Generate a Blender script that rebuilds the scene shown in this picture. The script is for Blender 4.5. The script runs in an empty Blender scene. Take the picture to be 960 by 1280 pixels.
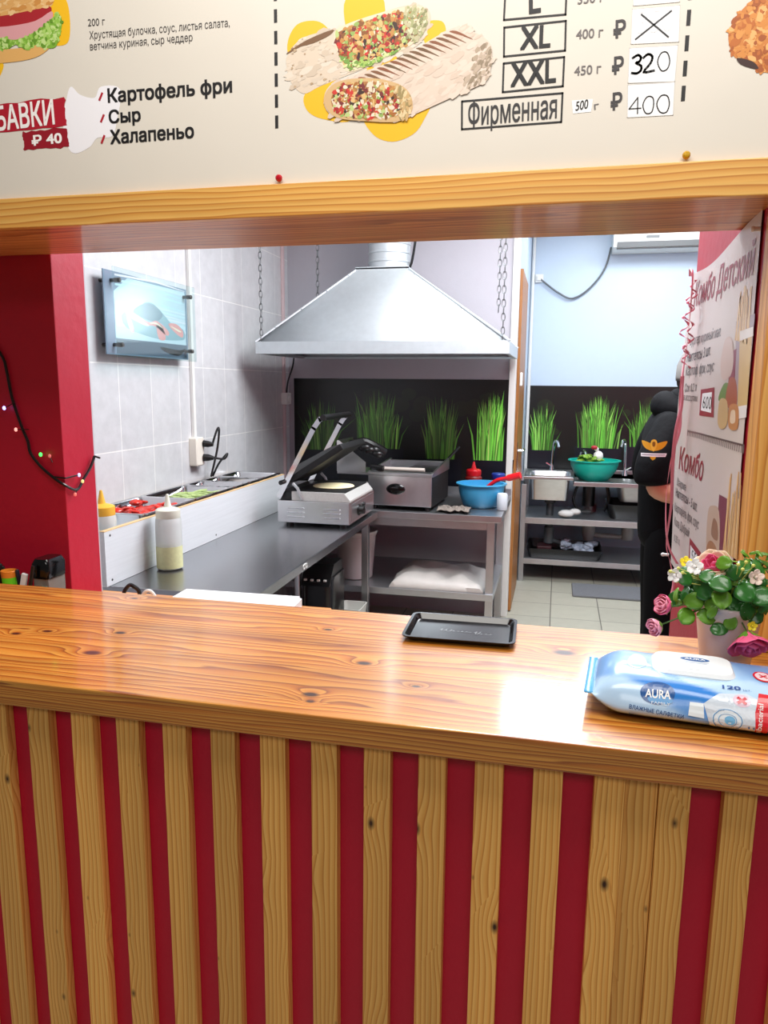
import bpy, bmesh, math, random
from mathutils import Vector, Matrix, noise
R=math.radians; PI=math.pi
S=bpy.context.scene; COL=S.collection
# ---------------- camera, world, lights, exposure ----------------
def make_camera():
    y,p,r=R(13),R(9.7),R(-.5)
    f=Vector((-math.sin(y)*math.cos(p),math.cos(y)*math.cos(p),-math.sin(p)))
    rt=Vector((math.cos(y),math.sin(y),0)); d=f.cross(rt)
    r2=rt*math.cos(r)+d*math.sin(r); d2=-rt*math.sin(r)+d*math.cos(r)
    M=Matrix((r2,-d2,-f)).transposed().to_4x4(); M.translation=(0,0,1.58)
    cd=bpy.data.cameras.new('camera'); cd.sensor_fit='VERTICAL'; cd.sensor_height=36; cd.lens=930/1280*36
    cd.clip_start=.02
    o=bpy.data.objects.new('camera',cd); o.matrix_world=M; COL.objects.link(o); S.camera=o
make_camera()
W=bpy.data.worlds.new('world'); S.world=W; W.use_nodes=True
bg=W.node_tree.nodes['Background']; bg.inputs[0].default_value=(1,.97,.93,1); bg.inputs[1].default_value=.11
def area(name,loc,sx,sy,power,col,rot=(0,0,0)):
    l=bpy.data.lights.new(name,'AREA'); l.shape='RECTANGLE'; l.size=sx; l.size_y=sy; l.energy=power; l.color=col
    o=bpy.data.objects.new(name,l); o.location=loc; o.rotation_euler=rot; COL.objects.link(o); return o
area('front_room_ceiling_light',(-.1,.72,2.9),1.8,.6,36,(1,.96,.9))
area('front_room_ceiling_light_far',(.3,-1.4,2.9),2.0,1.0,32,(1,.96,.9))
area('kitchen_ceiling_light',(.0,3.3,2.97),1.3,1.6,142,(.94,.97,1))
area('back_room_ceiling_light',(.75,5.9,2.96),.9,.5,26,(.88,.95,1))
LED_STRENGTH=11.0
vs=S.view_settings; S.display_settings.display_device='sRGB'
vs.view_transform='Standard'; vs.look='None'; vs.exposure=0.0; vs.gamma=1; vs.use_curve_mapping=False
S.cycles.use_denoising=True; S.cycles.max_bounces=8; S.cycles.caustics_reflective=False
# ---------------- helpers ----------------
def lin(c): 
    c=c/255; return c/12.92 if c<=.04045 else ((c+.055)/1.055)**2.4
def rgb(r,g,b): return (lin(r),lin(g),lin(b),1)
MATS={}
def N(m,t,**k):
    n=m.node_tree.nodes.new(t)
    for a,v in k.items(): setattr(n,a,v)
    return n
def L(m,a,b): m.node_tree.links.new(a,b)
def mat(name,col=(200,200,200),rough=.5,metal=0,var=.06,vs=(6,6,6),bump=0,bs=60,emit=0,trans=0,coat=0,spec=None,alpha=1,sss=0):
    if name in MATS: return MATS[name]
    m=bpy.data.materials.new(name); m.use_nodes=True; MATS[name]=m
    b=m.node_tree.nodes['Principled BSDF']; c=rgb(*col)
    b.inputs['Roughness'].default_value=rough; b.inputs['Metallic'].default_value=metal
    b.inputs['Transmission Weight'].default_value=trans; b.inputs['Coat Weight'].default_value=coat
    if spec is not None: b.inputs['Specular IOR Level'].default_value=spec
    if alpha<1: b.inputs['Alpha'].default_value=alpha
    tc=N(m,'ShaderNodeTexCoord'); mp=N(m,'ShaderNodeMapping'); mp.inputs['Scale'].default_value=vs; L(m,tc.outputs['Object'],mp.inputs['Vector'])
    nz=N(m,'ShaderNodeTexNoise'); nz.inputs['Scale'].default_value=3; nz.inputs['Detail'].default_value=4; L(m,mp.outputs[0],nz.inputs['Vector'])
    mx=N(m,'ShaderNodeMix',data_type='RGBA'); L(m,nz.outputs['Fac'],mx.inputs[0])
    mx.inputs[6].default_value=tuple(v*(1-var) for v in c[:3])+(1,); mx.inputs[7].default_value=tuple(min(1,v*(1+var)) for v in c[:3])+(1,)
    L(m,mx.outputs[2],b.inputs['Base Color'])
    if emit: b.inputs['Emission Color'].default_value=c; b.inputs['Emission Strength'].default_value=emit
    if bump:
        n2=N(m,'ShaderNodeTexNoise'); n2.inputs['Scale'].default_value=bs; n2.inputs['Detail'].default_value=3; L(m,mp.outputs[0],n2.inputs['Vector'])
        bp=N(m,'ShaderNodeBump'); bp.inputs['Strength'].default_value=bump; bp.inputs['Distance'].default_value=.01; L(m,n2.outputs['Fac'],bp.inputs['Height']); L(m,bp.outputs[0],b.inputs['Normal'])
    return m
def steel(name,col=(150,150,152),rough=.3,streak=(4,90,4),var=.12,metal=1):
    m=mat(name,col,rough,metal,var,streak,bump=.02,bs=4); return m
def math_node(m,op,a,b=None,c=None,clamp=False):
    n=N(m,'ShaderNodeMath',operation=op); n.use_clamp=clamp
    for i,v in enumerate((a,b,c)):
        if v is None: continue
        if isinstance(v,(int,float)): n.inputs[i].default_value=v
        else: L(m,v,n.inputs[i])
    return n.outputs[0]
def wood(name,grain,light,dark,ringc,scale=26,knots=(),rand=False,rough=.35,coat=0,vknots=0,plank=None,bump=.1,seed=0,wob=5.5,zmul=.63,blotch=.6):
    """varnished pine; grain axis 0/1/2; knots: (along, across, radius)"""
    m=bpy.data.materials.new(name); m.use_nodes=True; b=m.node_tree.nodes['Principled BSDF']
    ge=N(m,'ShaderNodeNewGeometry'); vec=ge.outputs['Position']
    if rand:
        oi=N(m,'ShaderNodeObjectInfo'); mu=N(m,'ShaderNodeVectorMath',operation='SCALE'); cv=N(m,'ShaderNodeCombineXYZ')
        for i in range(3): L(m,oi.outputs['Random'],cv.inputs[i])
        mu.inputs['Scale'].default_value=9.7; L(m,cv.outputs[0],mu.inputs[0])
        ad=N(m,'ShaderNodeVectorMath',operation='ADD'); L(m,vec,ad.inputs[0]); L(m,mu.outputs[0],ad.inputs[1]); vec2=ad.outputs[0]
    else: vec2=vec
    sp=N(m,'ShaderNodeSeparateXYZ'); L(m,vec2,sp.inputs[0])
    ax=[0,1,2]; ax.remove(grain)
    along=sp.outputs[grain]; ac1=sp.outputs[ax[0]]; ac2=sp.outputs[ax[1]]
    across=math_node(m,'ADD',ac1,math_node(m,'MULTIPLY',ac2,zmul))
    sp0=N(m,'ShaderNodeSeparateXYZ'); L(m,vec,sp0.inputs[0]); al0=sp0.outputs[grain]
    cr0=sp0.outputs[ax[0]] if grain!=0 else sp0.outputs[1]
    ph=across; kmask=None
    if plank:  # glued boards of given width: shift phase per board
        ci=math_node(m,'FLOOR',math_node(m,'DIVIDE',cr0,plank))
        rnd=math_node(m,'FRACT',math_node(m,'MULTIPLY',math_node(m,'SINE',math_node(m,'MULTIPLY',ci,12.9)),437.5))
        ph=math_node(m,'ADD',ph,math_node(m,'MULTIPLY',rnd,3.0)); along=math_node(m,'ADD',along,math_node(m,'MULTIPLY',rnd,7.0))
    cv=N(m,'ShaderNodeCombineXYZ'); L(m,math_node(m,'MULTIPLY',along,1.1),cv.inputs[0]); L(m,math_node(m,'MULTIPLY',ph,9.0),cv.inputs[1]); cv.inputs[2].default_value=seed
    nz=N(m,'ShaderNodeTexNoise'); nz.inputs['Scale'].default_value=1.3; nz.inputs['Detail'].default_value=2.5; L(m,cv.outputs[0],nz.inputs['Vector'])
    p=math_node(m,'ADD',math_node(m,'MULTIPLY',ph,scale),math_node(m,'MULTIPLY',nz.outputs['Fac'],wob))
    for (ka,kc,kr) in knots:
        da=math_node(m,'DIVIDE',math_node(m,'SUBTRACT',al0,ka),kr*1.7); dc=math_node(m,'DIVIDE',math_node(m,'SUBTRACT',cr0,kc),kr)
        d2=math_node(m,'ADD',math_node(m,'MULTIPLY',da,da),math_node(m,'MULTIPLY',dc,dc))
        infl=math_node(m,'EXPONENT',math_node(m,'MULTIPLY',d2,-.22))
        p=math_node(m,'ADD',p,math_node(m,'MULTIPLY',infl,2.2))
        km=math_node(m,'SUBTRACT',1.25,d2,clamp=True)
        kmask=km if kmask is None else math_node(m,'MAXIMUM',kmask,km)
    if vknots:
        cw=N(m,'ShaderNodeCombineXYZ'); L(m,math_node(m,'MULTIPLY',along,6),cw.inputs[0]); L(m,math_node(m,'MULTIPLY',ac1,11),cw.inputs[1])
        vo=N(m,'ShaderNodeTexVoronoi'); vo.inputs['Scale'].default_value=1; vo.voronoi_dimensions='2D'; L(m,cw.outputs[0],vo.inputs['Vector'])
        dd=vo.outputs['Distance']; 
        scn=N(m,'ShaderNodeSeparateColor'); L(m,vo.outputs['Color'],scn.inputs[0])
        rr=math_node(m,'MULTIPLY',scn.outputs[0],vknots)
        km=math_node(m,'MULTIPLY',math_node(m,'SUBTRACT',rr,dd),16,clamp=True)
        kmask=km if kmask is None else math_node(m,'MAXIMUM',kmask,km)
        infl=math_node(m,'EXPONENT',math_node(m,'MULTIPLY',math_node(m,'MULTIPLY',dd,dd),-14)); p=math_node(m,'ADD',p,math_node(m,'MULTIPLY',math_node(m,'MULTIPLY',infl,scn.outputs[0]),1.6))
    fr=math_node(m,'FRACT',p)
    ra=N(m,'ShaderNodeValToRGB'); L(m,fr,ra.inputs[0]); e=ra.color_ramp.elements
    e[0].position=0; e[0].color=rgb(*light); e[1].position=.62; e[1].color=rgb(*dark)
    x=e.new(.84); x.color=rgb(*ringc); x=e.new(.93); x.color=rgb(*light); x=e.new(1); x.color=rgb(*light)
    # fine fibres
    cf=N(m,'ShaderNodeCombineXYZ'); L(m,math_node(m,'MULTIPLY',along,4),cf.inputs[0]); L(m,math_node(m,'MULTIPLY',ph,190),cf.inputs[1])
    nf=N(m,'ShaderNodeTexNoise'); nf.inputs['Scale'].default_value=1; L(m,cf.outputs[0],nf.inputs['Vector'])
    cb=N(m,'ShaderNodeCombineXYZ'); L(m,math_node(m,'MULTIPLY',along,.9),cb.inputs[0]); L(m,math_node(m,'MULTIPLY',ph,14),cb.inputs[1]); cb.inputs[2].default_value=3+seed
    nb=N(m,'ShaderNodeTexNoise'); nb.inputs['Scale'].default_value=1; L(m,cb.outputs[0],nb.inputs['Vector'])
    f=math_node(m,'ADD',math_node(m,'MULTIPLY',nf.outputs['Fac'],.35),math_node(m,'ADD',math_node(m,'MULTIPLY',nb.outputs['Fac'],blotch),.82-blotch/2))
    if rand: f=math_node(m,'MULTIPLY',f,math_node(m,'ADD',math_node(m,'MULTIPLY',oi.outputs['Random'],.22),.89))
    mu=N(m,'ShaderNodeMix',data_type='RGBA',blend_type='MULTIPLY'); mu.inputs[0].default_value=1; L(m,ra.outputs[0],mu.inputs[6])
    cg=N(m,'ShaderNodeCombineColor'); 
    for i in range(3): L(m,f,cg.inputs[i])
    L(m,cg.outputs[0],mu.inputs[7]); out=mu.outputs[2]
    if kmask is not None:
        mk=N(m,'ShaderNodeMix',data_type='RGBA'); L(m,kmask,mk.inputs[0]); L(m,out,mk.inputs[6]); mk.inputs[7].default_value=rgb(58,26,12); out=mk.outputs[2]
    if plank:
        fr2=math_node(m,'FRACT',math_node(m,'DIVIDE',cr0,plank)); ln=math_node(m,'LESS_THAN',fr2,.012)
        mk=N(m,'ShaderNodeMix',data_type='RGBA'); L(m,math_node(m,'MULTIPLY',ln,.45),mk.inputs[0]); L(m,out,mk.inputs[6]); mk.inputs[7].default_value=rgb(*ringc); out=mk.outputs[2]
    L(m,out,b.inputs['Base Color'])
    b.inputs['Roughness'].default_value=rough; b.inputs['Coat Weight'].default_value=coat; b.inputs['Coat Roughness'].default_value=.1
    bp=N(m,'ShaderNodeBump'); bp.inputs['Strength'].default_value=bump; bp.inputs['Distance'].default_value=.002; L(m,math_node(m,'ADD',nf.outputs['Fac'],math_node(m,'MULTIPLY',fr,.6)),bp.inputs['Height']); L(m,bp.outputs[0],b.inputs['Normal'])
    if coat:
        b2=N(m,'ShaderNodeBump'); b2.inputs['Strength'].default_value=.035; b2.inputs['Distance'].default_value=.002; L(m,nf.outputs['Fac'],b2.inputs['Height']); L(m,b2.outputs[0],b.inputs['Coat Normal'])
    MATS[name]=m; return m
def tiles(name,axu,axv,tu,tv,ou,ov,c1,c2,grout,mortar=.006,rough=.3,mottle=.2,bump=.25):
    m=bpy.data.materials.new(name); m.use_nodes=True; b=m.node_tree.nodes['Principled BSDF']
    ge=N(m,'ShaderNodeNewGeometry'); sp=N(m,'ShaderNodeSeparateXYZ'); L(m,ge.outputs['Position'],sp.inputs[0])
    cv=N(m,'ShaderNodeCombineXYZ'); L(m,math_node(m,'SUBTRACT',sp.outputs[axu],ou),cv.inputs[0]); L(m,math_node(m,'SUBTRACT',sp.outputs[axv],ov),cv.inputs[1])
    br=N(m,'ShaderNodeTexBrick'); br.offset=0; br.inputs['Scale'].default_value=1; br.inputs['Brick Width'].default_value=tu; br.inputs['Row Height'].default_value=tv
    br.inputs['Mortar Size'].default_value=mortar/2; br.inputs['Mortar Smooth'].default_value=.1
    br.inputs['Color1'].default_value=rgb(*c1); br.inputs['Color2'].default_value=rgb(*c2); br.inputs['Mortar'].default_value=rgb(*grout); L(m,cv.outputs[0],br.inputs['Vector'])
    nz=N(m,'ShaderNodeTexNoise'); nz.inputs['Scale'].default_value=14; nz.inputs['Detail'].default_value=6; nz.inputs['Roughness'].default_value=.65; L(m,cv.outputs[0],nz.inputs['Vector'])
    f=math_node(m,'ADD',math_node(m,'MULTIPLY',nz.outputs['Fac'],mottle*2),1-mottle)
    cg=N(m,'ShaderNodeCombineColor'); [L(m,f,cg.inputs[i]) for i in range(3)]
    mu=N(m,'ShaderNodeMix',data_type='RGBA',blend_type='MULTIPLY'); mu.inputs[0].default_value=1; L(m,br.outputs['Color'],mu.inputs[6]); L(m,cg.outputs[0],mu.inputs[7]); L(m,mu.outputs[2],b.inputs['Base Color'])
    b.inputs['Roughness'].default_value=rough
    bp=N(m,'ShaderNodeBump'); bp.inputs['Strength'].default_value=bump; bp.inputs['Distance'].default_value=.003; bp.invert=True; L(m,br.outputs['Fac'],bp.inputs['Height']); L(m,bp.outputs[0],b.inputs['Normal'])
    MATS[name]=m; return m
def printed(name='printed_ink',rough=.45,coat=0):
    if name in MATS: return MATS[name]
    m=bpy.data.materials.new(name); m.use_nodes=True; b=m.node_tree.nodes['Principled BSDF']; a=N(m,'ShaderNodeVertexColor'); a.layer_name='Col'
    L(m,a.outputs[0],b.inputs['Base Color']); b.inputs['Roughness'].default_value=rough; b.inputs['Coat Weight'].default_value=coat; MATS[name]=m; return m
def root_of(o):
    while o.parent: o=o.parent
    return o
def link(me,name,material,parent=None,angle=35):
    o=bpy.data.objects.new(name,me); COL.objects.link(o)
    if material: me.materials.append(material)
    if parent is not None: o.parent=parent
    return o
def tag(o,label=None,cat=None,group=None,kind=None):
    if label: o['label']=label
    if cat: o['category']=cat
    if group: o['group']=group
    if kind: o['kind']=kind
    return o
def thing(name,loc,label,cat,group=None):
    o=bpy.data.objects.new(name,None); o.empty_display_size=.05; o.location=loc; COL.objects.link(o); o.parent=None
    return tag(o,label,cat,group)
def dup(root,loc,label=None,group=None):
    r=root.copy(); COL.objects.link(r); r.location=loc
    if label: r['label']=label
    if group: r['group']=group
    def rec(s,d):
        for ch in list(s.children):
            c=ch.copy(); COL.objects.link(c); c.parent=d; rec(ch,c)
    rec(root,r); return r
class MB:
    def __init__(s): s.bm=bmesh.new(); s.wn=False
    def _tf(s,vs,M): bmesh.ops.transform(s.bm,matrix=M,verts=vs)
    def box(s,a,b,bev=0,M=None,seg=2):
        """box between corners a and b"""
        a=Vector(a); b=Vector(b); c=(a+b)/2; d=b-a
        r=bmesh.ops.create_cube(s.bm,size=1); vs=r['verts']
        for v in vs: v.co=Vector((v.co.x*d.x,v.co.y*d.y,v.co.z*d.z))+c
        if bev:
            s.wn=True; es=list({e for v in vs for e in v.link_edges})
            r2=bmesh.ops.bevel(s.bm,geom=es,offset=min(bev,.49*min(abs(d.x),abs(d.y),abs(d.z))),segments=seg,affect='EDGES',profile=.5)
            vs=list({v for f in r2['faces'] for v in f.verts}|{v for v in vs if v.is_valid})
        if M is not None: s._tf(vs,M)
        return vs
    def loft(s,rings,cap0=True,cap1=True,closed=True,smooth=True):
        rs=[[s.bm.verts.new(p) for p in r] for r in rings]; n=len(rs[0])
        for a,b in zip(rs,rs[1:]):
            for i in range(n if closed else n-1):
                j=(i+1)%n
                try: s.bm.faces.new((a[i],a[j],b[j],b[i]))
                except ValueError: pass
        if cap0 and closed: s.bm.faces.new(rs[0][::-1])
        if cap1 and closed: s.bm.faces.new(rs[-1])
        return [v for r in rs for v in r]
    def lathe(s,prof,c=(0,0,0),seg=32,axis=2,cap0=True,cap1=True):
        c=Vector(c); rings=[]
        for r,z in prof:
            ring=[]
            for i in range(seg):
                a=2*PI*i/seg; p=Vector((r*math.cos(a),r*math.sin(a),z))
                if axis==0: p=Vector((p.z,p.x,p.y))
                if axis==1: p=Vector((p.y,p.z,p.x))
                ring.append(c+p)
            rings.append(ring)
        return s.loft(rings,cap0,cap1)
    def tube(s,pts,r,seg=8,closed=False,cap=True):
        pts=[Vector(p) for p in pts]; n=len(pts); rad=r if isinstance(r,(list,tuple)) else [r]*n
        up=None; rings=[]
        for i,p in enumerate(pts):
            if closed: t=pts[(i+1)%n]-pts[i-1]
            else: t=pts[min(i+1,n-1)]-pts[max(i-1,0)]
            t=t.normalized() if t.length>1e-9 else Vector((0,0,1))
            if up is None: up=Vector((0,0,1)) if abs(t.z)<.9 else Vector((1,0,0))
            u=(up-t*up.dot(t)); u=u.normalized() if u.length>1e-6 else t.orthogonal().normalized(); w=t.cross(u); up=u
            rings.append([p+(u*math.cos(2*PI*k/seg)+w*math.sin(2*PI*k/seg))*rad[i] for k in range(seg)])
        if closed: rings.append(rings[0]); return s.loft(rings,False,False)
        return s.loft(rings,cap,cap)
    def sphere(s,c,r,sub=2,scale=(1,1,1),M=None):
        q=bmesh.ops.create_icosphere(s.bm,subdivisions=sub,radius=r); vs=q['verts']
        for v in vs: v.co=Vector((v.co.x*scale[0],v.co.y*scale[1],v.co.z*scale[2]))
        if M is not None: s._tf(vs,M)
        for v in vs: v.co+=Vector(c)
        return vs
    def shift(s,v=(.055,0,-.047)):
        bmesh.ops.translate(s.bm,verts=s.bm.verts,vec=v); return s
    def prism(s,pts,vec):
        """pts: 3D polygon, extruded by vec"""
        vec=Vector(vec); a=[s.bm.verts.new(Vector(p)) for p in pts]; b=[s.bm.verts.new(Vector(p)+vec) for p in pts]; n=len(a)
        for i in range(n): s.bm.faces.new((a[i],a[(i+1)%n],b[(i+1)%n],b[i]))
        s.bm.faces.new(a[::-1]); s.bm.faces.new(b); return a+b
    def build(s,name,material,parent=None,smooth=True,angle=35,loc=None,solid=0,weld=True):
        if weld: bmesh.ops.remove_doubles(s.bm,verts=s.bm.verts,dist=1e-6)
        bmesh.ops.recalc_face_normals(s.bm,faces=s.bm.faces)
        off=Vector(loc) if loc is not None else (Vector(root_of(parent).location) if parent is not None else Vector((0,0,0)))
        for v in s.bm.verts: v.co-=off
        me=bpy.data.meshes.new(name); s.bm.to_mesh(me); s.bm.free()
        if smooth: me.shade_smooth(); me.set_sharp_from_angle(angle=R(angle))
        o=link(me,name,material,parent)
        if parent is None and loc is not None: o.location=loc
        if s.wn and smooth:
            wm=o.modifiers.new('weighted','WEIGHTED_NORMAL'); wm.weight=100; wm.keep_sharp=True
        if solid:
            md=o.modifiers.new('solid','SOLIDIFY'); md.thickness=solid; md.offset=0
        return o
def rr(cx,cy,w,h,r,z,n=5,f=None):
    """rounded rectangle ring"""
    out=[]
    for qx,qy,a0 in ((1,1,0),(-1,1,90),(-1,-1,180),(1,-1,270)):
        for k in range(n+1):
            a=R(a0+90*k/n); out.append((cx+qx*(w/2-r)+r*math.cos(a),cy+qy*(h/2-r)+r*math.sin(a)))
    return [f(x,y,z) if f else Vector((x,y,z)) for x,y in out]
def text_tris(body,size=1,off=0,shear=0):
    """glyph triangles; each outer contour is filled on its own (the font's contours overlap) and lies a hair above the last"""
    from mathutils.geometry import interpolate_bezier
    c=bpy.data.curves.new('tmp','FONT'); c.body=body; c.size=size; c.shear=shear
    o=bpy.data.objects.new('tmp',c); COL.objects.link(o); dg=bpy.context.evaluated_depsgraph_get(); dg.update()
    cu=o.to_curve(dg); loops=[]
    for sp in cu.splines:
        bp_=sp.bezier_points; n=len(bp_); pts=[]
        for i in range(n):
            p,q=bp_[i],bp_[(i+1)%n]; straight=(p.handle_right-p.co).length+(q.handle_left-q.co).length<1e-5 or p.handle_right_type=='VECTOR' and q.handle_left_type=='VECTOR'
            seg=[p.co] if straight else interpolate_bezier(p.co,p.handle_right,q.handle_left,q.co,5)[:-1]
            pts+=[Vector((v[0],v[1],0)) for v in seg]
        if len(pts)>2: loops.append(pts)
    o.to_curve_clear(); bpy.data.objects.remove(o); bpy.data.curves.remove(c)
    # the font's contours overlap: fill by winding number, glyph by glyph, in thin horizontal slabs
    gl=[]
    for l in sorted(loops,key=lambda l:min(p.x for p in l)):
        a0=min(p.x for p in l); a1=max(p.x for p in l)
        if gl and a0<gl[-1][1]-.01: gl[-1][0].append(l); gl[-1][1]=max(gl[-1][1],a1)
        else: gl.append([[l],a1])
    V=[];T=[]; vst=[0] if off<=0 else [-off*.5,off*.5]
    for ls,_ in gl:
        ed=[(l[i-1],l[i]) for l in ls for i in range(len(l)) if abs(l[i-1].y-l[i].y)>1e-6]
        ys=sorted({round(p.y,4) for l in ls for p in l}); lv=[]
        for y0,y1 in zip(ys,ys[1:]):
            if y1-y0<.0015: continue
            n=max(1,int((y1-y0)/.06)); lv+=[(y0+(y1-y0)*k/n,y0+(y1-y0)*(k+1)/n) for k in range(n)]
        for y0,y1 in lv:
            ym=(y0+y1)/2; cr=[]
            for p,q in ed:
                if (p.y>ym)!=(q.y>ym):
                    g=(q.x-p.x)/(q.y-p.y); cr.append((p.x+g*(ym-p.y),p.x+g*(y0-p.y),p.x+g*(y1-p.y),1 if q.y>p.y else -1))
            cr.sort(); w=0
            for c0 in cr:
                if w==0: st=c0
                w+=c0[3]
                if w==0:
                    for k,dy in enumerate(vst):
                        b=len(V); o_=off*.6; V+=[(st[1]-o_,y0+dy,k*.00005),(c0[1]+o_,y0+dy,k*.00005),(c0[2]+o_,y1+dy,k*.00005),(st[2]-o_,y1+dy,k*.00005)]; T.append((b,b+1,b+2,b+3))
    return V,T
class Print:
    """flat artwork made of coloured polygons lying on a real surface: f(u,v,h) gives the point h above it"""
    def __init__(s,f,step=.00018,base=.0004,refine=0,flip=1): s.flip=flip; s.f=f; s.step=step; s.base=base; s.V=[]; s.F=[]; s.C=[]; s.n=0; s.refine=refine
    def h(s,layer): return s.base+layer*s.step
    def poly(s,pts,col,layer=0):
        if s.refine:
            bm=bmesh.new(); vs=[bm.verts.new((p[0],p[1],0)) for p in pts]
            try: bm.faces.new(vs)
            except ValueError: bm.free(); return
            bmesh.ops.triangulate(bm,faces=bm.faces)
            for _ in range(6):
                es=[e for e in bm.edges if e.calc_length()>s.refine]
                if not es: break
                bmesh.ops.subdivide_edges(bm,edges=es,cuts=1); bmesh.ops.triangulate(bm,faces=[q for q in bm.faces if len(q.verts)>3])
            bm.verts.ensure_lookup_table(); bm.verts.index_update(); b=len(s.V)
            for v in bm.verts: s.V.append(s.f(v.co.x,v.co.y,s.h(layer)))
            for q in bm.faces: s.F.append([b+v.index for v in q.verts]); s.C.append(rgb(*col))
            bm.free(); return
        b=len(s.V)
        for p in pts: s.V.append(s.f(p[0],p[1],s.h(layer)))
        s.F.append(list(range(b,b+len(pts)))); s.C.append(rgb(*col))
    def line(s,p,q,w,col,layer=1):
        p=Vector(p[:2]); q=Vector(q[:2]); d=(q-p).normalized(); n=Vector((-d.y,d.x))*w/2
        s.poly([p+n,q+n,q-n,p-n],col,layer)
    def path(s,pts,w,col,layer=1,closed=False):
        pts=[Vector(p[:2]) for p in pts]; 
        if closed: pts=pts+[pts[0]]
        for p,q in zip(pts,pts[1:]):
            d=(q-p).normalized()*w*.4; s.line(p-d,q+d,w,col,layer)
    def ell(s,c,a,b,col,layer=0,rot=0,n=28,jit=0,rnd=None):
        pts=[]
        for i in range(n):
            t=2*PI*i/n; k=1+(rnd.uniform(-jit,jit) if rnd else 0); x=a*k*math.cos(t); y=b*k*math.sin(t)
            pts.append((c[0]+x*math.cos(rot)-y*math.sin(rot),c[1]+x*math.sin(rot)+y*math.cos(rot)))
        s.poly(pts,col,layer)
    def text(s,body,p0,p1,height,col,layer=2,bold=.0,shear=0):
        """baseline from p0 to p1, cap height given"""
        vs,ts=text_tris(body,1,bold*1.5,shear)
        if not vs: return
        x0=min(v[0] for v in vs); x1=max(v[0] for v in vs)
        p0=Vector(p0[:2]); p1=Vector(p1[:2]); d=p1-p0; sx=d.length/(x1-x0); d.normalize(); n=Vector((-d.y,d.x))*s.flip; sy=height/.73
        b=len(s.V)
        for v in vs:
            q=p0+d*((v[0]-x0)*sx)+n*(v[1]*sy); s.V.append(s.f(q.x,q.y,s.h(layer)+v[2]))
        for t in ts: s.F.append([b+i for i in t]); s.C.append(rgb(*col))
    def build(s,name,parent,material=None,kind=None):
        off=Vector(root_of(parent).location)
        me=bpy.data.meshes.new(name); me.from_pydata([Vector(v)-off for v in s.V],[],s.F); a=me.color_attributes.new('Col','FLOAT_COLOR','CORNER')
        k=0
        for f,c in zip(s.F,s.C):
            for _ in f: a.data[k].color=c; k+=1
        o=link(me,name,material or printed(),parent); return o
def inside(p,poly):
    x,y=p[:2]; r=False; n=len(poly)
    for i in range(n):
        x1,y1=poly[i][:2]; x2,y2=poly[i-1][:2]
        if (y1>y)!=(y2>y) and x<(x2-x1)*(y-y1)/(y2-y1)+x1: r=not r
    return r
def smooth_poly(pts,n=4):
    pts=[Vector(p[:2]) for p in pts]; N_=len(pts); out=[]
    for i in range(N_):
        p0,p1,p2,p3=pts[i-1],pts[i],pts[(i+1)%N_],pts[(i+2)%N_]
        for k in range(n):
            t=k/n; out.append(.5*((2*p1)+(p2-p0)*t+(2*p0-5*p1+4*p2-p3)*t*t+(3*p1-p0-3*p2+p3)*t**3))
    return out
def smooth_path(pts,n=6):
    pts=[Vector(p) for p in pts]; out=[]; m=len(pts)
    for i in range(m-1):
        p0=pts[max(i-1,0)];p1=pts[i];p2=pts[i+1];p3=pts[min(i+2,m-1)]
        for k in range(n):
            t=k/n; out.append(.5*((2*p1)+(p2-p0)*t+(2*p0-5*p1+4*p2-p3)*t*t+(3*p1-p0-3*p2+p3)*t**3))
    out.append(pts[-1]); return out
def skin(name,joints,edges,material,parent,root=(0,),sub=2):
    """joints: list of (x,y,z,r); grown with a Skin modifier"""
    bm=bmesh.new(); lay=bm.verts.layers.skin.verify(); off=Vector(root_of(parent).location); vs=[bm.verts.new(Vector(j[:3])-off) for j in joints]
    for i,(v,j) in enumerate(zip(vs,joints)):
        rx=j[3]; ry=j[4] if len(j)>4 else rx
        v[lay].radius=(rx,ry); v[lay].use_root=(i in root)
    for a,b in edges: bm.edges.new((vs[a],vs[b]))
    me=bpy.data.meshes.new(name); bm.to_mesh(me); bm.free()
    o=link(me,name,None,parent)
    a=o.modifiers.new('skin','SKIN'); a.use_smooth_shade=True; b=o.modifiers.new('sub','SUBSURF'); b.levels=sub; b.render_levels=sub
    dg=bpy.context.evaluated_depsgraph_get(); dg.update()
    nm=bpy.data.meshes.new_from_object(o.evaluated_get(dg)); o.modifiers.clear(); o.data=nm; nm.shade_smooth()
    nm.materials.clear(); nm.materials.append(material); bpy.data.meshes.remove(me); nm.name=name
    return o
# ---------------- materials ----------------
RED=mat('red_wall_paint',(176,10,44),.45,var=.05,bump=.12,bs=5)
LILAC=mat('pale_lilac_wall_paint',(184,182,190),.6,var=.03,bump=.05,bs=20)
BLUEW=mat('pale_blue_wall_paint',(196,212,228),.5,var=.02,bump=.05,bs=20)
WHITE=mat('white_ceiling_paint',(225,225,225),.7,var=.02)
TILE=tiles('grey_marbled_wall_tile',1,2,.268,.378,2.942-.268*12,1.283-.378*5,(205,206,208),(198,199,202),(232,232,230),mortar=.005,rough=.28)
FLOORT=tiles('beige_floor_tile',0,1,.335,.335,.012,5.43-.335*20,(178,176,160),(170,168,153),(105,102,94),mortar=.007,rough=.35,mottle=.12)
KN=[(a,b,r) for (a,b),r in zip([(-0.358,1.049),(-0.350,1.024),(-0.952,1.209),(-0.797,1.126),(-0.810,1.236),(-0.912,1.454),(-0.310,1.198),(-1.001,1.182),(0.031,1.339),(-0.425,1.356),(-0.686,0.933),(0.319,1.214),(-0.203,1.121)],(.009,.005,.007,.011,.008,.006,.009,.007,.014,.006,.011,.007,.005))]
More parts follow.
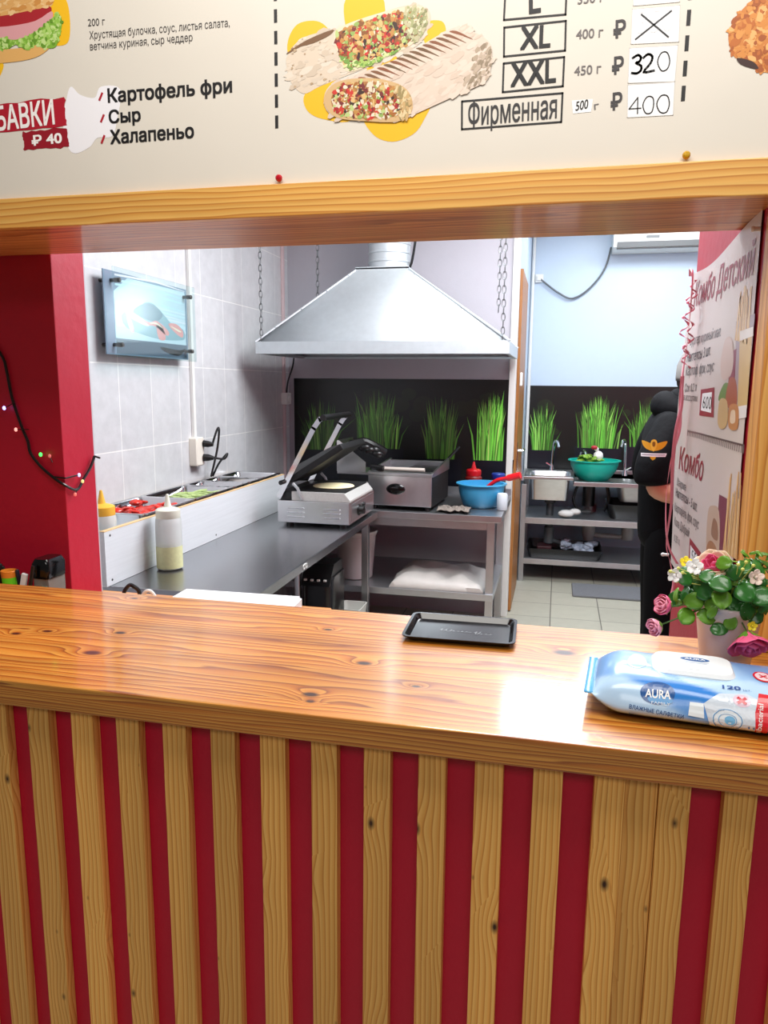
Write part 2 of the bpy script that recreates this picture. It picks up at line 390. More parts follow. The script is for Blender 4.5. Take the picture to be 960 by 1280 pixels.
PINE=wood('varnished_pine_countertop',0,(208,142,58),(184,106,30),(142,72,18),scale=48,knots=KN,rough=.42,coat=.9,plank=.128,bump=.2,wob=6,zmul=3.2,blotch=1.15)
PINEB=wood('pine_batten_wood',2,(246,190,106),(232,164,80),(204,134,58),scale=130,rand=True,rough=.5,vknots=.085,bump=.1,wob=4)
PINEF=wood('pine_fascia_wood',0,(238,186,100),(224,160,74),(196,126,52),scale=120,knots=[(a,b,r) for (a,b),r in zip([(-0.860,1.929),(-1.115,1.910),(-0.064,1.916),(0.296,1.940),(-0.162,1.921),(0.173,1.938)],(.010,.006,.013,.012,.004,.004))],rough=.42,coat=.35,bump=.1,wob=4)
PINES=wood('pine_soffit_wood',0,(214,150,84),(190,118,56),(150,84,36),scale=40,rough=.4,coat=.3,seed=4)
PINEP=wood('pine_post_wood',2,(232,176,96),(216,152,70),(196,126,52),scale=70,rough=.45,seed=2)
DOORW=wood('brown_door_wood',2,(176,120,62),(150,94,44),(120,70,30),scale=80,rough=.4,seed=6)
BRIGHT=steel('brushed_steel_bright',(218,218,220),.28)
STEEL=steel('brushed_steel',(190,191,194),.34,(4,90,4))
STEELT=steel('worktop_steel',(172,174,178),.26,(2,60,60),.08)
STEELS=steel('shelf_steel',(196,199,202),.42)
GALV=mat('galvanised_sheet',(200,208,212),.48,.6,.08,(9,9,9),bump=.02,bs=6)
POLISH=mat('polished_pan_steel',(206,207,210),.14,1,.05)
CHROME=mat('chrome_metal',(220,220,222),.12,1,.02)
BLACKP=mat('black_plastic',(16,16,17),.35,var=.2)
BLACKM=mat('matte_black_metal',(20,20,21),.55,.2,.2)
WHITEP=mat('white_plastic',(232,232,228),.4,var=.03)
GRID=lambda x0,x1,n:[x0+(x1-x0)*i/n for i in range(n+1)]
def struct(name,a,b,m,bev=0):
    q=MB(); q.box(a,b,bev); o=q.build(name,m,smooth=bool(bev)); o['kind']='structure'; return o
# ---------------- the room ----------------
struct('floor',(-3.4,-3,-.1),(2.6,6.9,0),FLOORT)
struct('ceiling',(-3.4,1.42,3.0),(2.6,6.9,3.1),WHITE)
struct('wall_front',(-3.4,1.42,1.91),(2.6,1.7,3.0),RED)
struct('wall_front_inner',(-3.4,1.7005,1.91),(2.6,1.715,3.0),LILAC)
struct('wall_left_front_inner',(-2.0,1.8575,0),(-1.274,1.868,3.0),LILAC)
struct('wall_left_front',(-3.4,1.72,0),(-1.268,1.857,3.0),RED,.004)
struct('wall_left',(-2.0,1.869,0),(-1.87,5.15,3.0),TILE)
struct('wall_back',(-2.0,5.065,0),(-.305,5.15,3.0),LILAC)
struct('wall_right_front',(.346,1.5,0),(1.6,2.225,3.0),RED,.004)
struct('wall_right',(1.6,1.5,0),(1.7,6.9,3.0),LILAC)
struct('wall_back_room_left',(-.42,5.97,0),(-.283,6.76,3.0),BLUEW)
struct('wall_back_room_side',(-2.0,5.15,0),(-.42,5.25,3.0),BLUEW)
struct('wall_far',(-.42,6.76,0),(1.7,6.9,3.0),BLUEW)
struct('trim_1',(-.325,5.035,0),(-.283,5.15,3.0),WHITEP,.003)       # white edge of the back wall
o=struct('trim_2',(-3.4,1.4,1.893),(2.6,1.42,1.952),PINEF,.003)      # fascia under the banner
o=struct('trim_3',(-3.4,1.421,1.897),(2.6,1.715,1.9095),PINES)       # soffit boards
struct('trim_4',(.343,1.43,1.1005),(.56,1.499,1.8965),PINEP,.004)    # post at the right end of the opening
q=MB(); q.box((-.284,5.155,0.01),(-.264,5.93,2.34),.003); d=q.build('door_1',DOORW); d['kind']='structure'
q=MB(); q.box((-.2635,5.2,1.0),(-.258,5.235,1.2),.002); q.tube([(-.258,5.217,1.14),(-.225,5.217,1.14),(-.222,5.235,1.14),(-.222,5.33,1.14)],.009); q.build('door_handle',CHROME,d)
q=MB(); q.tube([(-.235,5.26,1.1),(-.232,5.262,1.03),(-.226,5.262,.97)],.004); q.lathe([(.016,0),(.016,.03)],(-.228,5.262,.93),12,2); q.build('hanging_key',CHROME,d)
q=MB(); q.box((-.2635,5.17,1.58),(-.244,5.2,1.67),.006); q.build('door_closer_block',WHITEP,d)
# ---------------- bar counter ----------------
bc=thing('bar_counter',(-.3,1.2,0),'glossy knotty pine bar counter with red front behind vertical battens','counter')
q=MB(); q.box((-2.2,.98,1.056),(1.4,1.49,1.1),.004); q.build('countertop',PINE,bc)
q=MB(); q.box((-2.2,1.018,0),(1.4,1.034,1.056)); q.build('front_panel',mat('red_panel_paint',(192,2,50),.5,var=.05,bump=.05,bs=30),bc)
for i in range(-12,27):
    x=-.816+.0826*i+(.0 if i<11 else .0035)
    if not -1.9<x<1.38: continue
    if abs(x-.0924)<.02: x=.0935
    q=MB(); q.box((x-.0205,.998,.0),(x+.0205,1.018,1.0555),.0015)
    q.build('batten',PINEB,bc)
q=MB(); q.box((.1145,1.004,0),(.1575,1.018,1.0555),.001); o=q.build('batten',PINEB,bc); o['label']='finger-jointed filler batten closing one gap'
q=MB(); q.box((-2.2,1.036,.93),(-.6,1.95,.955),.003); q.build('under_shelf',PINES,bc)
# ---------------- menu banner ----------------
PAPER=mat('cream_banner_vinyl',(222,215,204),.5,var=.02,vs=(2,2,2),bump=.35,bs=1.2)
bn=thing('menu_banner',(-.4,1.4128,1.96),'wide cream menu banner with burger, wraps and prices above the opening','banner')
q=MB(); q.box((-1.9,1.4125,1.9525),(.75,1.4145,2.9)); q.build('sheet',PAPER,bn)
BY=1.412
bp=Print(lambda u,v,h:Vector((u,1.4126-h,v)))
K=(24,22,24); RD=(176,24,44); YL=(245,190,28)
rnd=random.Random(5)
def dashes(p,q,n,duty=.62):
    p=Vector(p);q=Vector(q)
    for i in range(n):
        a=p+(q-p)*(i/n); b=p+(q-p)*((i+duty)/n); bp.line(a,b,.0062,K,1)
t=[(-0.538,2.292),(-0.539,2.039),(0.178,2.226),(0.178,2.035)]
dashes(t[0],t[1],7); dashes(t[2],t[3],5)
def T(px2,body,hpx,col=K,bold=.0,layer=2,shear=0): bp.text(body,px2[0],px2[1],hpx*.00158,col,layer,bold,shear)
G=(70,66,66)
T([(-0.925,2.262),(-0.888,2.261)],'200 г',8.5,G)
T([(-0.923,2.239),(-0.629,2.235)],'Хрустящая булочка, соус, листья салата,',9,G)
T([(-0.923,2.219),(-0.705,2.217)],'ветчина куриная, сыр чеддер',9,G)
sp_=[(-0.984,2.129),(-0.971,2.157),(-0.951,2.141),(-0.919,2.133),(-0.904,2.152),(-0.862,2.144),(-0.872,2.089),(-0.885,2.060),(-0.917,2.059),(-0.936,2.043),(-0.969,2.033),(-0.986,2.049),(-0.994,2.097)]
bp.poly(smooth_poly(sp_,5),(246,244,250),0)
T([(-0.890,2.122),(-0.627,2.122)],'Картофель фри',16,K,.03)
T([(-0.890,2.084),(-0.820,2.084)],'Сыр',15,K,.03)
T([(-0.889,2.046),(-0.708,2.047)],'Халапеньо',16,K,.03)
for a in ([(-0.909,2.127),(-0.901,2.141)],[(-0.908,2.087),(-0.900,2.101)],[(-0.909,2.048),(-0.901,2.063)]): bp.line(a[0],a[1],.0045,RD,2)
def torn(pts,seed):
    r=random.Random(seed); out=[]
    for p,q in zip(pts,pts[1:]+pts[:1]):
        p=Vector(p);q=Vector(q); n=10
        for i in range(n): out.append(p+(q-p)*(i/n)+Vector((r.uniform(-1,1),r.uniform(-1,1)))*.0022)
    return out
bp.poly(torn([(-1.255,2.136),(-0.985,2.139),(-0.986,2.085),(-1.257,2.079)],1),RD,1)
bp.poly(torn([(-1.088,2.080),(-0.984,2.083),(-0.983,2.045),(-1.087,2.045)],2),(150,18,36),1)
T([(-1.213,2.084),(-1.011,2.091)],'ДОБАВКИ',29,(250,246,244),.02,3)
T([(-1.067,2.053),(-0.997,2.055)],'₽ 40',12,(250,246,244),.03,3)
# size boxes and prices
def box_px(pts): bp.path(pts,.0032,K,1,True)
box_px([(-0.121,2.248),(-0.019,2.245),(-0.019,2.199),(-0.122,2.200)]); box_px([(-0.121,2.188),(-0.018,2.189),(-0.017,2.143),(-0.120,2.142)])
box_px([(-0.120,2.131),(-0.018,2.133),(-0.018,2.087),(-0.120,2.085)]); box_px([(-0.191,2.075),(-0.018,2.076),(-0.018,2.030),(-0.190,2.029)])
T([(-0.080,2.206),(-0.060,2.207)],'L',26,K,.03); T([(-0.093,2.151),(-0.042,2.151)],'XL',23,K,.03); T([(-0.107,2.093),(-0.030,2.095)],'XXL',25,K,.03)
T([(-0.179,2.034),(-0.026,2.037)],'Фирменная',25,(50,48,50),.012)
G2=(110,104,104)
T([(0.000,2.213),(0.043,2.213)],'350 г',9.5,G2,.012); T([(0.000,2.159),(0.044,2.159)],'400 г',9.5,G2,.012); T([(0.000,2.102),(0.044,2.103)],'450 г',9.5,G2,.012)
bp.poly([(-0.002,2.063),(0.033,2.063),(0.031,2.043),(0.001,2.042)],(250,250,250),1)
T([(0.005,2.046),(0.027,2.049)],'500',9.5,K,.02,2,.25); T([(0.036,2.046),(0.044,2.047)],'г',7,G2,.012)
for t in ([(0.061,2.155),(0.081,2.156)],[(0.062,2.099),(0.081,2.100)],[(0.063,2.043),(0.082,2.044)]): T(t,'₽',17,(60,56,58),.025)
WS=(247,246,248)
for t in ([(0.087,2.251),(0.161,2.249),(0.162,2.201),(0.090,2.202)],[(0.089,2.197),(0.163,2.196),(0.165,2.141),(0.090,2.144)],[(0.088,2.138),(0.164,2.136),(0.163,2.081),(0.089,2.084)],[(0.089,2.081),(0.163,2.080),(0.164,2.029),(0.091,2.030)]): bp.poly(t,WS,1); bp.path(t,.0009,(222,218,214),2,True)
for t in ([(0.103,2.188),(0.149,2.149)],[(0.151,2.189),(0.096,2.150)]): bp.line(t[0],t[1],.0026,(30,30,34),3)
T([(0.099,2.159),(0.155,2.159)],'350',24,(226,226,230),.01,2)
D=(26,26,28)
# hand-drawn figures 320 and 400
bp.path(smooth_path([(a,b,0) for a,b in [(0.094,2.122),(0.102,2.126),(0.107,2.122),(0.105,2.116),(0.100,2.114),(0.108,2.109),(0.108,2.102),(0.102,2.098),(0.094,2.099)]],3),.0036,D,3)
bp.path(smooth_path([(a,b,0) for a,b in [(0.111,2.121),(0.118,2.126),(0.125,2.122),(0.123,2.112),(0.113,2.099),(0.129,2.100)]],3),.0036,D,3)
bp.path(smooth_poly([(0.139,2.126),(0.148,2.126),(0.153,2.113),(0.150,2.101),(0.141,2.099),(0.134,2.113)],4),.0018,D,3,True)
bp.path([(0.107,2.035),(0.106,2.060),(0.093,2.043),(0.112,2.043)],.0018,D,3)
bp.path(smooth_poly([(0.121,2.060),(0.130,2.058),(0.132,2.046),(0.129,2.035),(0.120,2.035),(0.115,2.048)],4),.0018,D,3,True)
bp.path(smooth_poly([(0.143,2.060),(0.153,2.059),(0.157,2.046),(0.153,2.034),(0.143,2.035),(0.137,2.048)],4),.0018,D,3,True)
bp.build('lettering',bn)
# pictures on the banner
pp=Print(lambda u,v,h:Vector((u,1.4126-h,v)))
for t in ([(-0.408,2.251),(-0.378,2.271),(-0.337,2.257),(-0.328,2.199),(-0.304,2.158),(-0.348,2.122),(-0.393,2.179)],[(-0.515,2.200),(-0.496,2.227),(-0.459,2.229),(-0.435,2.211),(-0.423,2.181),(-0.459,2.157),(-0.509,2.172)],[(-0.483,2.108),(-0.441,2.129),(-0.393,2.112),(-0.393,2.058),(-0.448,2.063),(-0.479,2.080)],[(-0.370,2.070),(-0.303,2.105),(-0.245,2.088),(-0.259,2.049),(-0.279,2.026),(-0.317,2.016),(-0.353,2.031)],[(-0.264,2.206),(-0.230,2.208),(-0.224,2.185),(-0.254,2.167)],
          [(-1.015,2.337),(-0.974,2.319),(-0.964,2.284),(-0.969,2.241),(-0.991,2.233),(-1.015,2.243),(-1.030,2.290)],[(-1.154,2.222),(-1.123,2.213),(-1.124,2.199),(-1.139,2.182),(-1.161,2.184)]): pp.poly(smooth_poly(t,5),YL,0)
def fill(poly,cols,n,smin,smax,layer,rot=None,elong=1.6,seed=1):
    r=random.Random(seed); xs=[p[0] for p in poly]; zs=[p[1] for p in poly]; k=0
    while k<n:
        p=(r.uniform(min(xs),max(xs)),r.uniform(min(zs),max(zs)))
        if inside(p,poly):
            a=r.uniform(smin,smax); pp.ell(p,a*elong*r.uniform(.7,1.2),a,cols[r.randrange(len(cols))],layer+r.random()*1.5,rot if rot is not None else r.uniform(0,PI),9,.3,r); k+=1
TORT=(222,204,184); TOAST=(150,104,66); CH=[(196,140,72),(170,108,46),(214,166,98),(140,84,36),(224,186,124)]; MEATY=CH+[(206,52,40),(170,30,34),(150,178,92),(188,206,130),(236,224,200),(60,36,26),(120,40,40)]
back=smooth_poly([(-0.515,2.178),(-0.487,2.203),(-0.429,2.213),(-0.408,2.217),(-0.305,2.238),(-0.265,2.236),(-0.250,2.220),(-0.256,2.193),(-0.275,2.171),(-0.333,2.152),(-0.393,2.136),(-0.454,2.119),(-0.485,2.109),(-0.509,2.129),(-0.518,2.159)],4)
pp.poly(back,TORT,1)
fill(back,[(216,200,182),(228,214,198),(210,192,172),(224,208,190)],160,.002,.006,1.5,seed=2,rot=.3,elong=2.4)
fill(back,[(180,150,118),(190,164,134)],30,.001,.0025,3.0,seed=22,rot=.3)
pp.poly(smooth_poly([(-0.516,2.181),(-0.478,2.199),(-0.429,2.212),(-0.435,2.203),(-0.468,2.192),(-0.490,2.189),(-0.512,2.180)],3),(120,84,52),3.2)
cut=smooth_poly([(-0.427,2.203),(-0.408,2.217),(-0.349,2.230),(-0.298,2.236),(-0.265,2.233),(-0.253,2.216),(-0.264,2.188),(-0.297,2.168),(-0.348,2.151),(-0.399,2.139),(-0.417,2.165)],4)
pp.poly(cut,(232,216,186),3.2)
cutin=smooth_poly([(-0.423,2.200),(-0.405,2.211),(-0.348,2.224),(-0.296,2.230),(-0.270,2.222),(-0.267,2.204),(-0.284,2.182),(-0.310,2.169),(-0.360,2.155),(-0.396,2.146),(-0.414,2.167)],4)
pp.poly(cutin,(150,88,44),3.5); fill(cutin,MEATY,620,.001,.0042,4,seed=3)
fill(smooth_poly([(-0.298,2.233),(-0.268,2.232),(-0.255,2.216),(-0.267,2.186),(-0.284,2.180),(-0.293,2.201)],3),[(196,188,150),(168,170,120),(222,214,184),(140,140,96)],160,.001,.0035,6,seed=4,rot=1.1)
fill(smooth_poly([(-0.417,2.167),(-0.393,2.157),(-0.348,2.159),(-0.304,2.174),(-0.310,2.166),(-0.348,2.151),(-0.396,2.142)],3),[(170,200,100),(214,226,160),(120,160,70)],80,.001,.0032,6,seed=6,rot=.35)
front=smooth_poly([(-0.446,2.091),(-0.435,2.118),(-0.393,2.131),(-0.304,2.155),(-0.219,2.192),(-0.191,2.193),(-0.154,2.174),(-0.141,2.155),(-0.143,2.119),(-0.154,2.102),(-0.216,2.080),(-0.273,2.060),(-0.309,2.049),(-0.377,2.057),(-0.429,2.067)],4)
pp.poly(front,(226,206,190),7.5)
fill(front,[(222,202,186),(230,212,197),(218,197,180),(228,208,192)],220,.002,.006,7.8,seed=7,rot=.5,elong=2.6)
fill(smooth_poly([(-0.165,2.159),(-0.144,2.158),(-0.144,2.117),(-0.160,2.102),(-0.188,2.094),(-0.178,2.127)],3),[(180,160,138),(196,176,156),(150,132,110)],70,.0015,.004,9.4,seed=8,rot=1)
sa=[(-0.393,2.129),(-0.304,2.154),(-0.219,2.187),(-0.202,2.188)]; 
for i in range(15):
    k=i/14; p=Vector([(-0.381,2.127),(-0.216,2.189)][0]).lerp(Vector([(-0.381,2.127),(-0.216,2.189)][1]),k); pp.poly(smooth_poly([p,p+Vector((.012,.0005)),p+Vector((.034,-.011)),p+Vector((.042,-.016)),p+Vector((.026,-.0095))],3),(128+rnd.randint(-20,20),84,54),9.6)
cf=smooth_poly([(-0.446,2.091),(-0.435,2.115),(-0.405,2.126),(-0.348,2.124),(-0.303,2.110),(-0.283,2.090),(-0.281,2.064),(-0.306,2.049),(-0.362,2.053),(-0.423,2.064)],4)
pp.poly(cf,(214,178,128),10)
cfi=smooth_poly([(-0.432,2.090),(-0.423,2.111),(-0.393,2.120),(-0.348,2.118),(-0.312,2.106),(-0.297,2.086),(-0.297,2.065),(-0.318,2.057),(-0.377,2.059),(-0.417,2.070)],4)
pp.poly(cfi,(178,120,66),10.4); fill(cfi,MEATY+[(230,214,190)]*2,560,.001,.0038,11,seed=9)
fill(smooth_poly([(-0.315,2.109),(-0.286,2.093),(-0.284,2.061),(-0.303,2.052),(-0.303,2.084)],3),[(230,206,160),(206,170,116),(160,140,90)],110,.001,.0035,13,seed=10,rot=1.4)
# burger
bun=smooth_poly([(-1.195,2.305),(-1.172,2.352),(-1.097,2.362),(-1.026,2.341),(-1.002,2.319),(-1.004,2.305),(-1.047,2.300),(-1.121,2.295)],4); pp.poly(bun,(232,184,120),1); fill(bun,[(236,196,140),(222,168,100),(206,142,72)],160,.002,.006,1.4,seed=11,rot=.1,elong=2.2)
pp.poly(smooth_poly([(-1.195,2.302),(-1.121,2.298),(-1.047,2.302),(-1.007,2.305),(-1.006,2.293),(-1.031,2.281),(-1.086,2.275),(-1.198,2.276)],3),(170,36,44),2.6)
pp.poly(smooth_poly([(-1.198,2.279),(-1.104,2.278),(-1.041,2.282),(-1.004,2.296),(-1.002,2.282),(-1.013,2.268),(-1.088,2.252),(-1.200,2.255)],3),(222,160,164),2.9)
pp.poly(smooth_poly([(-1.202,2.241),(-1.126,2.237),(-1.052,2.237),(-1.015,2.245),(-1.013,2.231),(-1.047,2.216),(-1.110,2.212),(-1.204,2.217)],4),(228,176,104),3.0)
let=smooth_poly([(-1.199,2.261),(-1.124,2.259),(-1.088,2.252),(-1.043,2.262),(-1.001,2.284),(-0.990,2.293),(-0.981,2.277),(-0.986,2.257),(-0.998,2.232),(-1.020,2.231),(-1.041,2.239),(-1.064,2.232),(-1.089,2.243),(-1.111,2.236),(-1.144,2.245),(-1.201,2.244)],3); pp.poly(let,(128,178,60),3.5); fill(let,[(150,196,80),(176,212,110),(104,150,44),(196,222,140)],220,.001,.0045,3.9,seed=12)
# fried chicken at the right edge
chk=smooth_poly([(0.241,2.139),(0.246,2.163),(0.268,2.189),(0.298,2.198),(0.342,2.191),(0.353,2.080),(0.317,2.081),(0.288,2.088),(0.277,2.103),(0.253,2.110)],4); pp.poly(chk,(206,128,58),1); fill(chk,[(222,150,76),(190,106,42),(236,178,110),(166,86,34),(214,138,64)],420,.0012,.005,1.4,seed=13)
pp.poly(smooth_poly([(0.257,2.109),(0.280,2.102),(0.290,2.092),(0.286,2.090),(0.263,2.099)],3),(60,30,26),3.4)
pp.build('picture_print',bn)
def pin(name,p,col,lab):
    q=MB(); x,y,z=p; q.lathe([(.0005,-.011),(.004,-.0105),(.0062,-.008),(.0066,-.005),(.004,-.003),(.004,0),(.0008,.001)],(0,0,0),18,1)
    bmesh.ops.translate(q.bm,verts=q.bm.verts,vec=Vector(p)); o=q.build(name,mat('pin_'+lab.split()[0],col,.25,.1),loc=Vector(p)); tag(o,lab,'push pin')
x,z=[(-0.534,1.963)][0]; pin('push_pin',(x,1.4118,z),(190,14,36),'red push pin holding the banner bottom edge above the beam')
x,z=[(0.189,1.963)][0]; pin('push_pin',(x,1.4118,z),(196,150,20),'yellow brass push pin in the banner beside the price stickers')
# ---------------- menu poster on the right wall ----------------
PX=.343
po=thing('menu_poster',(PX,1.9,1.06),'tall pale combo menu poster on the right red wall','poster')
pc=[(2.290,1.890),(1.515,1.869),(1.494,1.265),(2.235,1.059)]
pq=MB(); y1,y0=2.262,1.53; z0,z1=1.075,1.893
def pf(u,v,h):
    k=max(0,(u-1.98)/.28); bulge=.012*math.sin(k*PI/2)**2*(.5+.5*math.cos((v-1.5)*7))
    return Vector((PX-.0012-bulge-h,u,v))
us=GRID(y0,y1,22); vv=GRID(z0,z1,16)
def topz(u): return 1.885+.012*math.cos((u-1.55)*7)
V=[[pq.bm.verts.new(pf(u,z0+(topz(u)-z0)*j/16,0)) for j in range(17)] for u in us]
for j in range(17):
    for i in range(3): V[i][j].co.y-=.02*(1-j/16)*(1-i/3)
for i in range(22):
    for j in range(16): pq.bm.faces.new((V[i][j],V[i+1][j],V[i+1][j+1],V[i][j+1]))
pq.build('sheet',mat('pale_poster_paper',(212,200,195),.35,var=.02,vs=(2,2,2)),po)
mp_=Print(pf,refine=.06,flip=-1); MR=(150,26,48); DK=(60,44,46)
def PT(t,body,h,col=DK,bold=.0,shear=0): mp_.text(body,t[0],t[1],h,col,2,bold,shear)
PT([(2.182,1.791),(1.554,1.789)],'Комбо Детский',.062,MR,.015,.15)
PT([(2.173,1.691),(1.806,1.692)],'Бургер куриный мал.',.024,DK,.0,.1); PT([(2.191,1.647),(1.907,1.655)],'Наггетсы 3 шт.',.026,DK,.01,.1)
PT([(2.187,1.611),(1.853,1.617)],'Картоф. фри, соус',.026,DK,.0,.1); PT([(2.180,1.568),(2.048,1.571)],'Сок 0,2 л',.022,DK,0,.1); PT([(2.183,1.546),(2.025,1.545)],'в ассортим.',.018,DK,0,.1)
def rbox(p,c,layer): mp_.poly(p,c,layer)
rbox([(1.994,1.575),(1.829,1.581),(1.810,1.514),(1.988,1.512)],MR,1); rbox([(1.969,1.566),(1.852,1.570),(1.842,1.523),(1.972,1.525)],(244,244,246),2)
PT([(1.954,1.531),(1.845,1.531)],'600',.030,DK,0)
mp_.path([(2.108,1.466),(1.510,1.474)],.004,(120,96,96),1)
a,b=[(2.107,1.464),(1.508,1.469)]
for i in range(34):
    p=Vector(a).lerp(Vector(b),i/33); mp_.line(p+Vector((0,.006)),p-Vector((0,.010)),.006,(128,104,104),1)
PT([(2.189,1.358),(1.879,1.360)],'Комбо',.062,MR,.015,.15)
PT([(2.208,1.310),(2.085,1.309)],'Шаурма',.022,DK,0,.1); PT([(2.221,1.277),(1.918,1.281)],'Наггетсы - 5 шт.',.024,DK,.01,.1); PT([(2.230,1.234),(1.880,1.244)],'Картофель фри, соус',.024,DK,0,.1); PT([(2.225,1.193),(1.997,1.201)],'Кола Добрый',.024,DK,0,.1); PT([(2.218,1.148),(2.119,1.154)],'0,33 л.',.02,DK,0,.1)
rbox([(1.986,1.203),(1.819,1.198),(1.801,1.157),(1.973,1.122)],MR,1); rbox([(1.968,1.188),(1.843,1.183),(1.831,1.157),(1.955,1.135)],(244,244,246),2); PT([(1.941,1.155),(1.843,1.160)],'550',.028,DK,0)
# poster pictures: fries, glass of juice, nuggets
rbox([(1.667,1.712),(1.515,1.714),(1.515,1.537),(1.604,1.531)],(170,150,160),.5); rbox([(1.695,1.653),(1.639,1.657),(1.628,1.556),(1.686,1.555)],(140,26,60),.6)
r=random.Random(3)
def fries(c0,c1,h,n):
    c0=Vector(c0);c1=Vector(c1)
    for i in range(n):
        p=c0.lerp(c1,i/(n-1)); q=p+Vector((r.uniform(-.025,.025),h*r.uniform(.7,1.1))); mp_.line(p,q,.008,[(222,182,120),(206,160,98),(232,200,146)][i%3],1+.2*(i%4))
t=[(1.660,1.675),(1.549,1.661)]; fries(t[0],t[1],.1,16)
t=[(1.602,1.250),(1.486,1.260)]; fries(t[0],t[1],.15,14)
rbox([(1.620,1.681),(1.521,1.683),(1.511,1.543),(1.586,1.538)],(214,182,120),1.4); rbox([(1.624,1.690),(1.518,1.691),(1.512,1.674),(1.617,1.671)],(238,232,226),1.7); rbox([(1.589,1.544),(1.513,1.549),(1.511,1.526),(1.579,1.520)],(236,232,232),1.6)
def blob(t,c,layer): mp_.poly(smooth_poly(t,4),c,layer)
blob([(1.783,1.636),(1.753,1.682),(1.690,1.679),(1.659,1.636),(1.675,1.604),(1.751,1.598)],(214,190,180),1.2)
blob([(1.774,1.553),(1.731,1.588),(1.668,1.585),(1.656,1.556)],(110,140,60),1.6); blob([(1.702,1.555),(1.680,1.598),(1.621,1.594),(1.596,1.547),(1.665,1.539)],(170,84,48),1.8)
blob([(1.764,1.509),(1.758,1.554),(1.685,1.552),(1.667,1.506),(1.725,1.493)],(206,172,120),2); blob([(1.650,1.501),(1.659,1.543),(1.582,1.545),(1.572,1.502)],(196,132,76),2.1); blob([(1.639,1.511),(1.640,1.533),(1.605,1.535),(1.597,1.513)],(232,206,176),2.4)
rbox([(1.685,1.357),(1.579,1.359),(1.575,1.239),(1.676,1.233)],(120,40,62),.6)
blob([(1.767,1.214),(1.786,1.302),(1.740,1.324),(1.671,1.321),(1.639,1.242),(1.677,1.194)],(196,170,150),1.2); blob([(1.768,1.172),(1.758,1.238),(1.673,1.245),(1.637,1.197)],(168,120,84),1.5); blob([(1.731,1.261),(1.721,1.299),(1.676,1.293),(1.663,1.261)],(150,110,84),1.6)
mp_.build('print',po,printed('printed_poster',.35))
q=MB(); x,y,z=[(0.343,1.535,1.877)][0]; q.lathe([(.0003,-.016),(.004,-.015),(.0055,-.012),(.004,-.008),(.004,0)],(0,0,0),14,0)
bmesh.ops.translate(q.bm,verts=q.bm.verts,vec=Vector((.3415,y,z-.012))); tag(q.build('push_pin',WHITEP,loc=Vector((.3415,y,z-.012))),'white push pin in the upper corner of the wall poster','push pin')
q=MB(); q.lathe([(.0003,-.022),(.004,-.02),(.0055,-.016),(.004,-.011),(.004,0)],(0,0,0),14,0)
bmesh.ops.translate(q.bm,verts=q.bm.verts,vec=Vector((.331,2.235,1.102))); tag(q.build('push_pin',WHITEP,loc=Vector((.331,2.235,1.102))),'white push pin at the lower far corner of the wall poster','push pin')
# ---------------- ceiling lamp seen only as the reflection on the counter ----------------
cl=thing('ceiling_lamp',(.0,5.3,2.99),'square flat ceiling lamp near the back doorway','lamp')
q=MB(); q.loft([rr(.0,5.3,.66,.9,.02,2.975),rr(.0,5.3,.66,.9,.02,2.9995)]); q.build('housing',WHITEP,cl)
q=MB(); q.box((-.3,4.88,2.97),(.3,5.72,2.9755)); q.build('diffuser',mat('lamp_diffuser',(235,244,255),.5,emit=LED_STRENGTH,var=0),cl)
# ---------------- range hood ----------------
hd=thing('range_hood',(-1.0,4.55,1.76),'large galvanised pyramid hood hanging on chains over the griddle','range hood')
X0,X1,Y0,Y1=-1.735,-.272,4.15,4.98
q=MB(); t=.004
def rect(x0,x1,y0,y1,z): return [Vector((x0,y0,z)),Vector((x1,y0,z)),Vector((x1,y1,z)),Vector((x0,y1,z))]
q.loft([rect(X0+.006,X1-.006,Y0+.006,Y1-.006,1.815),rect(-1.222,-.905,4.5,4.78,2.262)],False,True); hood_m=q.build('canopy',GALV,hd,angle=20,solid=.003)
q=MB(); o_=rect(X0,X1,Y0,Y1,1.752); i_=rect(X0+.02,X1-.02,Y0+.02,Y1-.02,1.752)
q.loft([rect(X0+.03,X1-.03,Y0+.03,Y1-.03,1.765),i_,o_,rect(X0,X1,Y0,Y1,1.822),rect(X0+.008,X1-.008,Y0+.008,Y1-.008,1.8225)],False,False); q.build('rim',GALV,hd,angle=20)
q=MB()
for a,b in (((X0,Y0),(-1.222,4.5)),((X1,Y0),(-.905,4.5)),((X1,Y1),(-.905,4.78)),((X0,Y1),(-1.222,4.78))):
    q.tube([(a[0],a[1],1.82),(b[0],b[1],2.262)],.007,6)
    for k in (.2,.45,.7,.92):
        q.sphere((a[0]+(b[0]-a[0])*k,a[1]+(b[1]-a[1])*k-.006,1.82+.442*k),.007,1)
q.box((-1.228,4.492,2.24),(-.899,4.498,2.275)); q.box((-1.228,4.492,2.262),(-.899,4.79,2.27)); q.build('seam_strip',GALV,hd)
q=MB(); pr=[]
z=2.27
while z<3.0: pr+=[(.127,z),(.127,z+.035),(.131,z+.04),(.131,z+.046),(.127,z+.05)]; z+=.052
q.lathe(pr+[(.127,3.0)],(-1.045,4.62,0),36,2,False,False); q.build('duct',GALV,hd)
def chain(x,y,z0,z1):
    q=MB(); n=int((z1-z0)/.036); 
    for i in range(n):
        z=z0+.036*(i+.5); ang=0 if i%2 else PI/2; pts=[]
        for k in range(12):
            a=2*PI*k/12; u=.0095*math.cos(a); w=.022*math.sin(a)
            pts.append((x+u*math.cos(ang),y+u*math.sin(ang),z+w))
        q.tube(pts,.0028,5,True)
    return q.build('hanging_chain',mat('dull_chain_steel',(120,122,124),.5,.8),hd)
CHM=None
